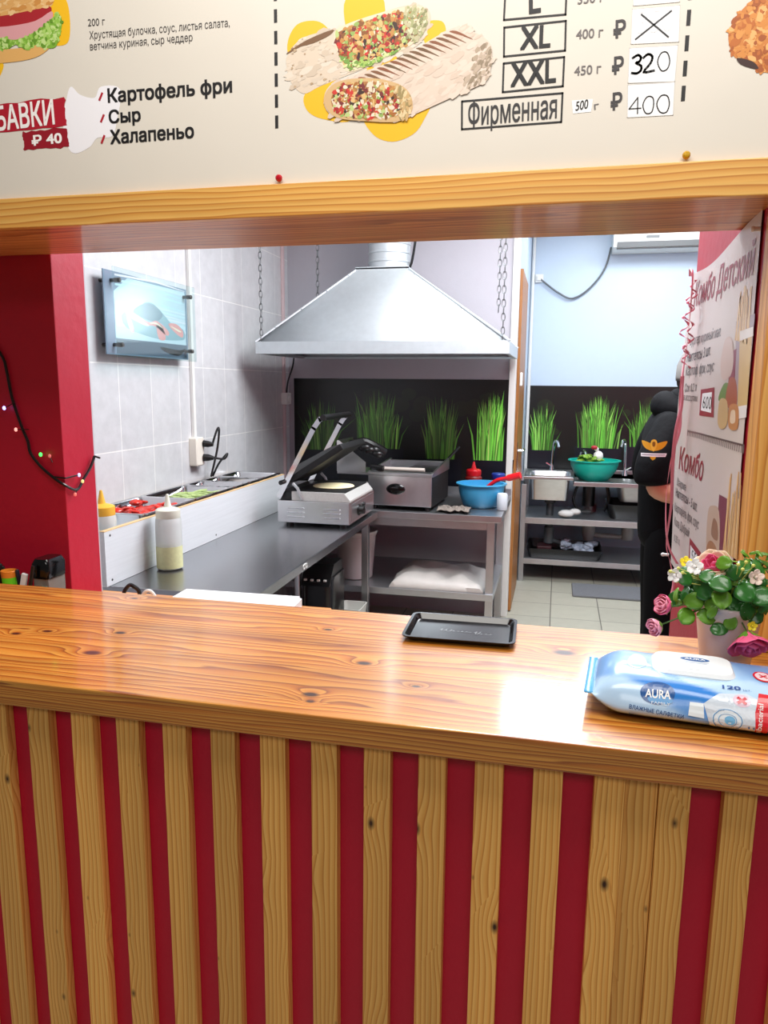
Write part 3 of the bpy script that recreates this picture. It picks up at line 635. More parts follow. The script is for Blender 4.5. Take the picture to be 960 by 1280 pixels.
for x,y in ((X0+.03,Y0+.02),(-1.5,4.6),(X1-.04,Y0+.02),(X1-.09,4.45)): chain(x,y,1.82 if y<4.3 else 2.0,2.998)
q=MB(); q.tube(smooth_path([(X1+.02-.62,4.62,3.0),(X1+.02-.62,4.62,2.6),(-.9,4.6,2.33),(-.93,4.6,2.265)],5),.008,6); q.build('cable',BLACKP,hd)
# junction box and conduit in the corner
jb=thing('junction_box',(-1.83,5.0,1.45),'small white junction box with cable in the tiled corner','junction box')
q=MB(); q.box((-1.869,4.90,1.44),(-1.825,4.99,1.52),.006); q.lathe([(.02,0),(.018,.01)],(-1.825,4.945,1.48),16,0); q.build('box',WHITEP,jb)
q=MB(); q.tube(smooth_path([(-1.845,4.95,1.52),(-1.83,4.94,1.6),(-1.78,4.9,1.7),(-1.76,4.88,1.79)],5),.006,6); q.build('cable',BLACKP,jb)
o=MB(); o.box((-1.869,4.93,.86),(-1.85,4.955,1.44),.002); o.box((-1.869,4.93,1.52),(-1.85,4.955,2.99),.002); tag(o.build('cable_trunking',mat('pinkish_trunking',(214,190,192),.5)),'thin pinkish cable trunking running down the far tiled corner','trunking')
# trunking and socket on the tiled wall
o=MB(); o.box((-1.869,3.59,1.3),(-1.852,3.615,2.99),.002); tag(o.build('cable_trunking',WHITEP),'white cable trunking dropping to the wall socket beside the glass picture','trunking')
so=thing('wall_socket',(-1.85,3.6,1.16),'cream double wall socket with black plugs on the tiles','socket')
q=MB(); q.loft([rr(3.6,1.225,.085,.15,.01,-1.869,4,lambda x,y,z:Vector((z,x,y))),rr(3.6,1.225,.085,.15,.01,-1.83,4,lambda x,y,z:Vector((z,x,y))),rr(3.6,1.225,.075,.14,.01,-1.825,4,lambda x,y,z:Vector((z,x,y)))]); q.build('cover',mat('cream_plastic',(232,226,214),.4),so)
q=MB()
q.tube([(-1.826,3.63,1.265),(-1.80,3.64,1.262),(-1.775,3.645,1.26)],[.018,.017,.01],10); q.tube([(-1.826,3.63,1.19),(-1.80,3.64,1.19),(-1.775,3.645,1.188)],[.02,.018,.01],10)
q.tube(smooth_path([(-1.78,3.645,1.26),(-1.765,3.66,1.32),(-1.77,3.7,1.345),(-1.785,3.74,1.32),(-1.8,3.74,1.22),(-1.82,3.7,1.08)],6),.006,7)
q.tube(smooth_path([(-1.78,3.645,1.19),(-1.74,3.7,1.18),(-1.76,3.78,1.2),(-1.79,3.74,1.15),(-1.82,3.72,1.08)],6),.006,7); q.build('plug_and_cable',BLACKP,so)
# ---------------- glass picture ----------------
gp=thing('glass_picture',(-1.8,3.14,1.69),'glass framed picture on steel standoffs on the tiled wall','picture')
q=MB(); q.box((-1.826,2.79,1.695),(-1.820,3.49,2.035),.001); q.build('backing',mat('picture_backing',(120,140,160),.2,var=.1),gp)
pr=Print(lambda u,v,h:Vector((-1.8198+h,u,v)),step=.0002)
pr.poly([(2.86,1.765),(2.86,1.955),(2.965,2.02),(3.47,2.02),(3.47,1.765)],(200,216,226),0)
pr.poly([(2.8,1.7),(2.8,2.03),(2.975,2.03),(2.86,1.955),(2.86,1.7)],(134,144,164),0); pr.poly([(2.86,1.7),(2.86,1.763),(3.48,1.763),(3.48,1.7)],(88,100,116),0)
r=random.Random(8)
for i in range(16):
    z=1.78+.24*r.random(); pr.poly([(2.87,z),(3.2,z+.012),(3.47,z+.004),(3.47,z+.012*r.random()+.006),(3.2,z+.02),(2.87,z+.008)],(212+r.randint(-16,24),226,236),.6+i*.1)
car=smooth_poly([(2.91,1.86),(2.96,1.885),(3.03,1.885),(3.09,1.93),(3.17,1.935),(3.27,1.89),(3.33,1.86),(3.44,1.84),(3.46,1.80),(3.4,1.785),(3.2,1.78),(3.0,1.80),(2.93,1.82)],4); pr.poly(car,(150,176,186),2.5)
pr.poly(smooth_poly([(3.0,1.885),(3.09,1.927),(3.17,1.93),(3.25,1.895),(3.2,1.86),(3.1,1.86)],4),(120,138,150),2.8)
for t in ([(2.92,1.885),(3.0,1.88),(3.12,1.85),(3.2,1.86),(3.3,1.82),(3.28,1.80),(3.18,1.835),(3.08,1.835),(2.97,1.865)],[(3.3,1.855),(3.38,1.86),(3.44,1.83),(3.43,1.80),(3.36,1.82)],[(2.95,1.875),(2.985,1.84),(3.0,1.80),(2.975,1.80),(2.95,1.84)],[(3.19,1.84),(3.24,1.84),(3.27,1.785),(3.21,1.78)]): pr.poly(smooth_poly(t,4),(236,160,156),3.2)
for t in ([(2.94,1.872),(3.02,1.862),(3.12,1.838),(3.1,1.832),(3.0,1.85)],[(3.32,1.848),(3.42,1.83),(3.4,1.825)],[(3.13,1.845),(3.19,1.853),(3.25,1.83),(3.19,1.845)]): pr.poly(smooth_poly(t,4),(250,226,200),3.7)
pr.poly(smooth_poly([(3.22,1.745),(3.4,1.738),(3.46,1.75),(3.4,1.712),(3.28,1.72)],4),(30,34,36),1); pr.build('print',gp,printed('glossy_print',.15))
def thin_glass(name):
    m=bpy.data.materials.new(name); m.use_nodes=True; nt=m.node_tree; nt.nodes.remove(nt.nodes['Principled BSDF']); out=nt.nodes['Material Output']
    t=N(m,'ShaderNodeBsdfTransparent'); t.inputs[0].default_value=(.9,.97,.97,1); g=N(m,'ShaderNodeBsdfGlossy'); g.inputs['Roughness'].default_value=.02
    lw_=N(m,'ShaderNodeLayerWeight'); f=N(m,'ShaderNodeMath',operation='MULTIPLY_ADD'); p5=math_node(m,'POWER',lw_.outputs['Facing'],4.0); L(m,p5,f.inputs[0]); f.inputs[1].default_value=.8; f.inputs[2].default_value=.04; x=N(m,'ShaderNodeMixShader'); L(m,f.outputs[0],x.inputs[0]); L(m,t.outputs[0],x.inputs[1]); L(m,g.outputs[0],x.inputs[2]); L(m,x.outputs[0],out.inputs[0]); return m
GLASS=thin_glass('clear_glass')
q=MB(); q.box((-1.786,2.80,1.685),(-1.78,3.5,2.045),.001); q.build('glass_pane',GLASS,gp)
for y,z in ((2.84,1.995),(2.84,1.735),(3.455,1.995),(3.455,1.735)):
    q=MB(); q.lathe([(.008,-1.87),(.008,-1.80),(.010,-1.799),(.010,-1.776),(.008,-1.774)],(0,y,z),18,0); q.build('standoff',mat('dark_steel',(90,88,86),.3,1),gp)
# ---------------- steel work table along the tiled wall ----------------
wt=thing('steel_work_table',(-1.3,3.2,0),'long dark steel work table along the tiled wall','table')
q=MB(); q.box((-1.865,2.33,.81),(-1.0,4.175,.85),.004); q.build('tabletop',STEELT,wt)
for x,y in ((-1.06,2.42),(-1.06,4.12),(-1.8,2.42),(-1.8,4.12)):
    q=MB(); q.box((x-.02,y-.02,.0),(x+.02,y+.02,.81),.003); q.build('leg',STEEL,wt)
q=MB(); q.box((-1.83,2.44,.2),(-1.045,4.1,.235),.003); q.build('lower_shelf',STEELS,wt)
q=MB()
for a,b in (((-1.018,2.86,.822),(-.9988,2.90,.838)),):
    pass
for k in (0,1): q.tube([( -.9993,2.86+.03*k+.011*math.cos(2*PI*i/14),.83+.009*math.sin(2*PI*i/14)) for i in range(14)],.0014,5,True)
q.tube([(-.9993,2.845,.838),(-.9993,2.875,.842)],.0014,5); q.build('mark',WHITEP,wt)
# ---------------- ingredient rail box ----------------
bx=thing('ingredient_box',(-1.7,3.2,.85),'whitewashed wooden box holding steel food pans on the work table','box')
WW=mat('whitewashed_board',(218,222,226),.4,var=.1,vs=(30,1.2,30))
q=MB(); q.box((-1.575,2.31,.8505),(-1.557,4.12,1.052),.001); q.build('front_board',WW,bx)
for y in (2.31,4.105): q=MB(); q.box((-1.862,y,.8505),(-1.5755,y+.016,1.05),.001); q.build('end_board',WW,bx)
q=MB(); q.box((-1.868,2.327,.8505),(-1.859,4.10,1.056),.001); q.build('back_board',WW,bx)
EDG=mat('raw_wood_edge',(226,190,140),.6,var=.1)
q=MB(); q.box((-1.5755,2.31,1.0525),(-1.5565,4.12,1.0555)); q.box((-1.8685,2.31,1.0562),(-1.8585,4.12,1.06)); q.box((-1.849,2.31,1.0505),(-1.576,2.326,1.054)); q.build('edge_band',EDG,bx)
for y,z in ((2.345,.87),(2.345,1.035),(3.2,.87)): q=MB(); q.lathe([(.005,0),(.004,.001)],(-1.557,y,z),10,0); q.build('screw',BLACKP,bx)
edges=[a for a,_ in [(2.603,1.058),(3.030,1.045),(3.449,1.047),(3.635,1.047),(3.839,1.047),(4.230,1.045)]]
PANS=[('steel food pan with sliced tomato, nearest of the row','pan'),('steel food pan with cucumber strips, second of the row','pan'),('narrow steel food pan with pink meat, third of the row','pan'),('narrow empty steel food pan, fourth of the row','pan'),('empty shallow steel pan at the grill end of the box','pan')]
r=random.Random(21)
for i,(lab,cat) in enumerate(PANS):
    ya,yb=edges[i]+.004,min(edges[i+1],4.1)-.004; w=yb-ya; cy=(ya+yb)/2; h=.10 if i<4 else .05; z=1.066; xw=.27; cx=-1.712
    p=thing('food_pan',(cx,cy,z-h),lab,cat,'steel pans in the ingredient box')
    q=MB(); q.loft([rr(cx,cy,xw+.02,w,.02,z-.004),rr(cx,cy,xw+.02,w,.02,z),rr(cx,cy,xw+.014,w-.004,.022,z+.002),rr(cx,cy,xw-.014,w-.034,.025,z),rr(cx,cy,xw-.024,w-.044,.025,z-.008),rr(cx,cy,xw-.04,w-.062,.022,z-h+.012),rr(cx,cy,xw-.06,w-.08,.02,z-h)],False,True)
    q.build('pan',POLISH,p,angle=28)
    def heap(nm,cols,n,mk,lab2,catn):
        q=MB()
        for k in range(n): mk(q,k)
        o=q.build(nm,cols,None,weld=False); tag(o,lab2,catn,kind='stuff')
    if i==0:
        def mk(q,k):
            M=Matrix.Rotation(r.uniform(0,PI),4,'Z')@Matrix.Rotation(r.uniform(-.7,.7),4,'X'); q.sphere((cx+r.uniform(-.08,.1),cy+r.uniform(-w*.3,w*.3),z-.018+r.uniform(-.02,.016)),.024,2,(1.2,.8,.35),M)
        heap('tomato_slices',mat('tomato_red',(206,40,22),.3,var=.35,vs=(12,12,12)),60,mk,'heap of red tomato slices in the nearest steel pan','tomato')
    if i==1:
        def mk(q,k):
            a=r.uniform(-.4,.9); c=Vector((cx+r.uniform(-.05,.1),cy+r.uniform(-w*.28,w*.28),z-.022+r.uniform(-.02,.014))); d=Vector((math.cos(a),math.sin(a),r.uniform(-.2,.2)))*.035
            q.tube([c-d,c,c+d],[.004,.007,.004],6)
        heap('cucumber_strips',mat('cucumber_green',(176,196,130),.4,var=.4,vs=(20,20,20)),70,mk,'heap of pale green cucumber strips in the second steel pan','cucumber')
    if i==2:
        def mk(q,k):
            M=Matrix.Rotation(r.uniform(0,PI),4,'Z'); q.sphere((cx+r.uniform(-.02,.1),cy+r.uniform(-w*.2,w*.2),z-.028+r.uniform(-.02,.01)),.02,1,(1.2,.7,.4),M)
        heap('meat_slices',mat('ham_pink',(196,150,146),.5,var=.2,vs=(12,12,12)),30,mk,'pale pink meat pieces in the third steel pan','meat')
# sauce bottles
BOT=mat('translucent_bottle_plastic',(238,240,238),.35,trans=.45,var=.02)
def bottle(loc,lab,capcol,sauce,fill):
    x,y,z=loc; b=thing('sauce_bottle',loc,lab,'sauce bottle','squeezy sauce bottles')
    k=.051
    q=MB(); q.lathe([(k*.9,0),(k,.006),(k,.185),(k*.97,.20),(k*.86,.215),(k*.86,.222)],(x,y,z+.0005),32,2,True,True); q.build('bottle_body',BOT,b)
    q=MB(); q.lathe([(k*.91,.205),(k*.93,.207),(k*.93,.238),(k*.8,.243),(k*.3,.25),(k*.24,.262),(k*.1,.298),(k*.05,.30)],(x,y,z),28); q.build('nozzle_cap',capcol,b)
    q=MB(); q.lathe([(k*.88,.004),(k*1.004,.008),(k*1.004,fill),(k*.9,fill+.001)],(x,y,z),32); q.build('sauce',sauce,b)
    return b
bottle((-1.478,2.62,.851),'tall translucent squeeze bottle with herb sauce on the work table',mat('milky_cap',(226,226,210),.4),mat('herb_sauce',(222,222,170),.5,var=.12,vs=(30,30,30)),.095)
bottle((-1.642,2.43,.8855),'squeeze bottle with yellow nozzle standing in the box end',mat('yellow_cap',(236,180,60),.4),mat('pale_sauce',(226,214,190),.5),.12)
q=MB(); q.box((-1.845,2.33,.8508),(-1.58,2.53,.885),.002); tag(q.build('spacer_board',WW),'board under the yellow-nozzled bottle inside the box','board')
# ---------------- contact grill with tortilla ----------------
gr=thing('contact_grill',(-1.2,3.87,.85),'open steel contact grill with raised black lid on the work table','contact grill')
gx0,gx1,gy0,gy1=-1.40,-1.012,3.60,4.12
q=MB(); q.box((gx0,gy0,.87),(gx1,gy1,.985),.004); q.build('body',BRIGHT,gr)
for x in (gx0+.05,gx1-.05):
    for y in (gy0+.05,gy1-.05): q=MB(); q.lathe([(.02,.8505),(.02,.871)],(x,y,0),14); q.build('foot',BLACKP,gr)
for gx in (gx0+.055,gx0+.25):
    for k in range(3):
        q=MB(); z=.90+.022*k; q.box((gx,gy0-.004,z),(gx+.085,gy0+.001,z+.007),.003); q.sphere((gx+.088,gy0-.001,z+.003),.004,1); q.build('vent_slot',CHROME,gr)
q=MB(); q.box((gx1-.001,gy0+.03,.885),(gx1+.003,gy1-.03,.972),.001); q.build('control_panel',STEEL,gr)
q=MB(); q.lathe([(.03,0),(.03,.006),(.023,.008),(.02,.03),(.0,.031)],(gx1+.003,gy0+.17,.925),22,0); q.box((gx1+.03,gy0+.165,.905),(gx1+.036,gy0+.175,.947)); q.build('knob',BLACKP,gr)
q=MB(); q.lathe([(.014,0),(.012,.012),(0,.013)],(gx1+.003,gy0+.26,.94),16,0); q.lathe([(.014,0),(.012,.012),(0,.013)],(gx1+.003,gy0+.26,.905),16,0); q.build('indicator_button',BLACKP,gr)
# lower plate with white splash rim
q=MB(); q.box((gx0+.078,gy0+.017,.985),(gx1-.032,gy1-.037,1.036),.003); q.build('lower_plate',BLACKM,gr)
q=MB()
q.box((gx0+.075,gy0+.008,.985),(gx1-.03,gy0+.0165,1.033),.002); q.box((gx0+.075,gy1-.036,.985),(gx1-.03,gy1-.028,1.033),.002)
q.prism([(gx1-.03,gy0+.008,.986),(gx1-.03,gy0+.008,1.03),(gx1+.0,gy0+.008,.995),(gx1+.0,gy0+.008,.986)],(0,.478,0)); q.build('splash_rim',mat('greasy_white_metal',(214,214,210),.35,.4,.15,(40,40,40)),gr)
q=MB(); q.box((gx0+.005,gy0+.02,.985),(gx0+.075,gy1-.06,1.03),.006); q.build('hinge_block',BLACKP,gr)
# raised lid
hinge=Vector((gx0+.05,0,1.06)); a=R(33); ux=Vector((math.cos(a),0,math.sin(a))); uz=Vector((-math.sin(a),0,math.cos(a)))
def lidpt(u,y,w): return Vector((hinge.x,y,hinge.z))+ux*u+uz*w
q=MB(); Ml=Matrix(((ux.x,0,uz.x,hinge.x),(0,1,0,0),(ux.z,0,uz.z,hinge.z),(0,0,0,1)))
q.box((.02,gy0+.02,.0),(.36,gy1-.05,.035),.008,Ml); q.build('lid_plate',BLACKM,gr)
q=MB(); q.loft([[Ml@Vector(p) for p in ((.03,gy0+.03,.035),(.35,gy0+.03,.035),(.35,gy1-.06,.035),(.03,gy1-.06,.035))],[Ml@Vector(p) for p in ((.06,gy0+.06,.07),(.3,gy0+.06,.05),(.3,gy1-.09,.05),(.06,gy1-.09,.07))]]); q.build('lid_cover',BLACKP,gr)
for y in (gy0-.002,gy1-.05):
    q=MB()
    p0=Vector((gx0+.01,y,1.005)); p1=Vector((gx0+.20,y,1.36)); p2=Vector((gx0+.232,y,1.405)); p3=Vector((gx0+.255,y,1.415))
    for A,B,wd in ((p0,p1,.013),(p1,p2,.013),(p2,p3,.013)):
        d=(B-A).normalized(); n=Vector((-d.z,0,d.x))*wd; q.prism([A-d*.006+n,B+d*.006+n,B+d*.006-n,A-d*.006-n],(0,.008,0))
    q.build('handle_arm',CHROME,gr)
    q=MB(); q.tube([(gx0+.085,y+.004,1.075),(gx0+.11,y+.004,1.05),(gx0+.135,y+.004,.99)],.008,8); q.build('lid_strut',STEEL,gr)
q=MB(); q.tube([(gx0+.25,gy0-.004,1.414),(gx0+.25,gy1-.04,1.414)],.016,14); q.build('handle_grip',BLACKP,gr)
q=MB(); q.tube([(gx0+.03,gy0-.03,1.08),(gx0+.03,gy1-.02,1.08)],.012,10); q.build('hinge_rod',BLACKP,gr)
q=MB(); q.lathe([(.11,0),(.112,.003),(.108,.006),(.0,.007)],(-1.165,3.83,1.0365),36); tag(q.build('tortilla',mat('pale_tortilla',(244,232,186),.6,var=.06,vs=(14,14,14))),'round pale tortilla lying on the lower plate of the open grill','tortilla')
# ---------------- back table with griddle ----------------
bt=thing('steel_prep_table',(-.9,4.6,0),'steel prep table with shelf against the grass splashback','table')
q=MB(); q.box((-1.86,4.19,.81),(-.283,5.025,.85),.004); q.box((-1.86,5.005,.85),(-.283,5.025,.9),.003); q.build('tabletop',STEEL,bt)
for x,y in ((-.345,4.24),(-.345,4.97),(-1.8,4.24),(-1.8,4.97)):
    q=MB(); q.box((x-.022,y-.022,0),(x+.022,y+.022,.81),.003); q.build('leg',STEEL,bt)
q=MB(); q.box((-1.825,4.2,.345),(-.32,5.0,.385),.003); q.build('lower_shelf',STEELS,bt)
q=MB(); q.box((-1.8,4.225,.76),(-.35,4.245,.81)); q.build('apron',STEEL,bt)
gd=thing('flat_top_griddle',(-.86,4.45,.85),'steel countertop griddle with dark oval window beside the contact grill','griddle')
A=R(-3); cgx,cgy=-.88,4.24
Mg=Matrix.Translation((cgx,cgy,.8508))@Matrix.Rotation(A,4,'Z')
def gb(a,b,bev=.003): q=MB(); q.box(a,b,bev,Mg); return q
gb((-.2,0,.025),(.185,.012,.215),.006).build('front_panel',BRIGHT,gd)
gb((-.2,.0125,.02),(.185,.5,.2),.006).build('body',BLACKM,gd)
for x in (-.17,.155):
    for y in (.04,.45): q=MB(); q.lathe([(.018,0),(.018,.021)],(0,0,0),12); bmesh.ops.transform(q.bm,matrix=Mg@Matrix.Translation((x,y,0)),verts=q.bm.verts); q.build('foot',BLACKP,gd)
q=MB(); q.box((-.205,-.004,.2002),(.19,.03,.222),.004,Mg); q.box((-.205,.03,.2002),(.19,.5,.207),.002,Mg); q.box((-.205,.47,.2),(.19,.5,.25),.003,Mg); q.prism([Mg@Vector(p) for p in ((.178,.02,.2),(.178,.02,.225),(.178,.5,.275),(.178,.5,.2))],(.012,0,0)); q.prism([Mg@Vector(p) for p in ((-.205,.02,.2),(-.205,.02,.225),(-.205,.5,.26),(-.205,.5,.2))],(.012,0,0)); q.build('griddle_plate',STEEL,gd)
q=MB(); q.sphere((0,0,0),1,3); bmesh.ops.transform(q.bm,matrix=Mg@Matrix.Translation((-.03,-.001,.125))@Matrix.Diagonal((.058,.012,.033,1)),verts=q.bm.verts); q.build('oval_window',mat('gloss_black',(10,10,11),.12),gd)
q=MB(); q.prism([Mg@Vector(p) for p in ((-.40,.01,.215),(-.40,.01,.40),(-.385,.01,.40),(-.22,.01,.275),(-.22,.01,.215))],(0,.006,0)); q.prism([Mg@Vector(p) for p in ((-.40,.016,.215),(-.40,.016,.40),(-.40,.3,.40),(-.40,.3,.215))],(.006,0,0)); q.box((-.40,.016,.2),(-.207,.3,.214),.002,Mg); q.build('splash_guard',BRIGHT,gd)
q=MB(); pts=[Mg@Vector(p) for p in ((-.33,.1,.36),(-.27,.12,.385),(-.21,.14,.36),(-.15,.18,.32))]; q.tube(smooth_path(pts,4),[.03]*13,10)
for k in range(7): q.sphere(Mg@Vector((-.32+.026*k,.08+.01*(k%3),.38-.01*k+.008*(k%2))),.03,2,(1.2,.9,.8+.12*(k%3)))
q.tube([Mg@Vector((-.2,.06,.245)),Mg@Vector((-.12,.05,.24))],.016,10)
tag(q.build('black_gloves',BLACKP,None),'crumpled black rubber gloves lying over the griddle guard','gloves')
q=MB(); q.tube([Mg@Vector((-.13,.1,.232)),Mg@Vector((.12,.1,.232))],.012,8); q.sphere(Mg@Vector((-.15,.1,.232)),.02,2,(1.6,1,1)); tag(q.build('rolling_pin',mat('pale_handle',(206,196,186),.5)),'pale rolling pin resting across the griddle top','rolling pin')
q=MB(); q.box((-.03,.22,.2075),(.175,.46,.222),.003,Mg@Matrix.Rotation(R(0),4,'X')); q.tube([Mg@Vector((.15,.44,.222)),Mg@Vector((.24,.56,.34))],.009,8); q.build('scraper',BLACKP,gd)
# cloth, bowl, ladle, jars, bag
r=random.Random(4); q=MB(); nx,ny=16,10
V=[[None]*(ny+1) for _ in range(nx+1)]
for i in range(nx+1):
    for j in range(ny+1):
        x=-.66+.185*i/nx; y=4.215+.16*j/ny+.02*math.sin(i*.7); z=.852+.016*abs(math.sin(i*.9+j*.5))*(.4+.6*math.sin(PI*j/ny))+.010*noise.noise(Vector((i*.6,j*.6,1)))+.01
        V[i][j]=q.bm.verts.new((x,y,max(.8535,z)))
for i in range(nx):
    for j in range(ny): q.bm.faces.new((V[i][j],V[i+1][j],V[i+1][j+1],V[i][j+1]))
o=q.build('dish_cloth',mat('grey_brown_cloth',(122,112,104),.9,var=.15,vs=(60,60,60)),solid=.004); tag(o,'crumpled grey cloth on the prep table edge before the blue bowl','cloth')
def bowl(name,loc,rtop,rbot,h,m,lab,lip=.012):
    x,y,z=loc; q=MB(); pr=[(rbot*.2,0.002),(rbot,0.0),(rbot*1.08,.01)]
    for k in range(1,9): t=k/8; pr.append((rbot*1.08+(rtop*.93-rbot*1.08)*math.sin(t*PI/2)**.9,.01+(h-.014)*t))
    pr+=[(rtop,h-.002),(rtop+lip*.3,h-.006),(rtop+lip*.3,h),(rtop*.93-.004,h)]
    for k in range(8,0,-1): t=k/8; pr.append((rbot*1.05+(rtop*.93-.004-rbot*1.05)*math.sin(t*PI/2)**.9,.014+(h-.016)*t))
    pr.append((rbot*.2,.012)); q.lathe(pr,loc,44); o=q.build(name,m,None,loc=Vector(loc)); return tag(o,lab,'bowl')
bowl('mixing_bowl',(-.435,4.52,.851),.15,.10,.145,mat('light_blue_plastic',(70,172,222),.3,trans=.1,var=.03),'light blue plastic mixing bowl on the prep table')
q=MB(); q.tube(smooth_path([(-.47,4.53,.90),(-.40,4.51,.97),(-.34,4.49,1.018),(-.27,4.47,1.038),(-.2,4.45,1.06)],4),[.012]*12+[.02]*5,10); q.sphere((-.48,4.53,.895),.035,2,(1,1,.5)); tag(q.build('red_ladle',mat('red_plastic',(214,22,34),.3)),'red handled ladle leaning in the light blue bowl','ladle')
def jar(loc,rad,h,bm,cm,lab,nm,nozzle=False):
    t=thing(nm,loc,lab,'bottle'); x,y,z=loc
    q=MB(); q.lathe([(rad*.95,0),(rad,.006),(rad,h*.72),(rad*.8,h*.8)],loc,24); q.build('body',bm,t)
    q=MB(); pr=[(rad*.86,h*.78),(rad*.9,h*.8),(rad*.9,h*.96),(rad*.8,h)]
    if nozzle: pr+=[(rad*.3,h*1.03),(rad*.12,h*1.25),(rad*.08,h*1.26)]
    q.lathe(pr,loc,24); q.build('cap',cm,t)
jar((-.52,4.85,.851),.055,.19,mat('dark_red_sauce',(130,24,22),.4),MATS['red_plastic'],'red capped sauce bottle behind the light blue bowl','squeeze_bottle',True)
jar((-.36,4.85,.851),.05,.17,mat('dark_jar',(40,40,50),.3),mat('blue_lid',(30,50,140),.35),'dark jar with blue lid behind the blue bowl','lidded_jar')
q=MB(); q.lathe([(.03,0),(.032,.004),(.032,.09),(.028,.1)],(-.3,4.42,.851),20); tag(q.build('white_cup',mat('cup_white',(206,214,222),.4)),'small white cup at the table corner beside the blue bowl','cup')
q=MB(); nx,ny=26,14; ring=[]
def bagpt(u,v):
    x=-.94+.56*u; y=4.22+.5*v; e=min(1,5*u,5*(1-u),4*v+.15,5*(1-v)); h=.085*math.sqrt(max(0,e))*(1-.25*u)+.03*noise.noise(Vector((u*6,v*5,2)))*e
    return x+.02*noise.noise(Vector((u*4,v*4,7))),y,.3865+max(.004,h)
V=[[q.bm.verts.new(bagpt(i/nx,j/ny)) for j in range(ny+1)] for i in range(nx+1)]; Bv=[[q.bm.verts.new((bagpt(i/nx,j/ny)[0],bagpt(i/nx,j/ny)[1],.386)) for j in range(ny+1)] for i in range(nx+1)]
for i in range(nx):
    for j in range(ny): q.bm.faces.new((V[i][j],V[i+1][j],V[i+1][j+1],V[i][j+1])); q.bm.faces.new((Bv[i][j],Bv[i][j+1],Bv[i+1][j+1],Bv[i+1][j]))
for i in range(nx):
    q.bm.faces.new((V[i][0],Bv[i][0],Bv[i+1][0],V[i+1][0])); q.bm.faces.new((V[i][ny],V[i+1][ny],Bv[i+1][ny],Bv[i][ny]))
for j in range(ny):
    q.bm.faces.new((V[0][j],V[0][j+1],Bv[0][j+1],Bv[0][j])); q.bm.faces.new((V[nx][j],Bv[nx][j],Bv[nx][j+1],V[nx][j+1]))
tag(q.build('flour_bag',mat('white_bag_plastic',(196,192,186),.5,var=.06,bump=.3,bs=4),angle=60),'white sack lying flat on the lower shelf of the prep table','sack')
bk=thing('white_bucket',(-1.28,4.45,.386),'white plastic bucket on the lower shelf behind the table leg','bucket')
q=MB(); q.lathe([(.10,0),(.105,.004),(.125,.27),(.132,.275),(.132,.29),(.122,.29),(.1,.01)],(-1.2,4.42,.386),32); bk.location=(-1.2,4.42,.386); q.build('bucket_body',mat('milky_bucket',(206,196,198),.45,var=.03),bk)
q=MB(); q.lathe([(.134,.285),(.136,.29),(.136,.30),(.12,.306),(0,.306)],(-1.2,4.42,.386),32); q.build('lid',mat('milky_lid',(214,210,210),.45),bk)
# black coffee machine under the work table
cm=thing('black_appliance',(-1.17,3.66,.2355),'black countertop appliance with sloping button panel under the work table','appliance')
q=MB(); q.loft([rr(-1.17,3.66,.17,.26,.04,.2365),rr(-1.17,3.66,.17,.26,.04,.58),rr(-1.165,3.67,.16,.24,.04,.60),rr(-1.165,3.68,.1,.2,.04,.61)]); q.build('body',mat('gloss_black_body',(14,14,15),.2),cm)
q=MB(); q.prism([(-1.25,3.515,.56),(-1.25,3.60,.66),(-1.25,3.75,.66),(-1.25,3.75,.60),(-1.25,3.53,.56)],(.155,0,0)); q.build('button_panel',BLACKP,cm)
for k in range(4): q=MB(); q.box((-1.235+.035*k,3.525,.583),(-1.22+.035*k,3.538,.593),.002); q.build('button',WHITEP,cm)
q=MB(); q.box((-1.285,3.52,.2365),(-1.2555,3.56,.64),.006); q.build('side_panel',BRIGHT,cm)
q=MB(); q.loft([rr(-1.09,3.93,.12,.16,.02,.2358),rr(-1.09,3.93,.14,.18,.02,.345),rr(-1.09,3.93,.13,.17,.02,.345),rr(-1.09,3.93,.11,.15,.02,.25)],True,True); tag(q.build('storage_basket',mat('grey_white_basket',(190,190,184),.5)),'small pale basket beside the black appliance on the table shelf','basket')
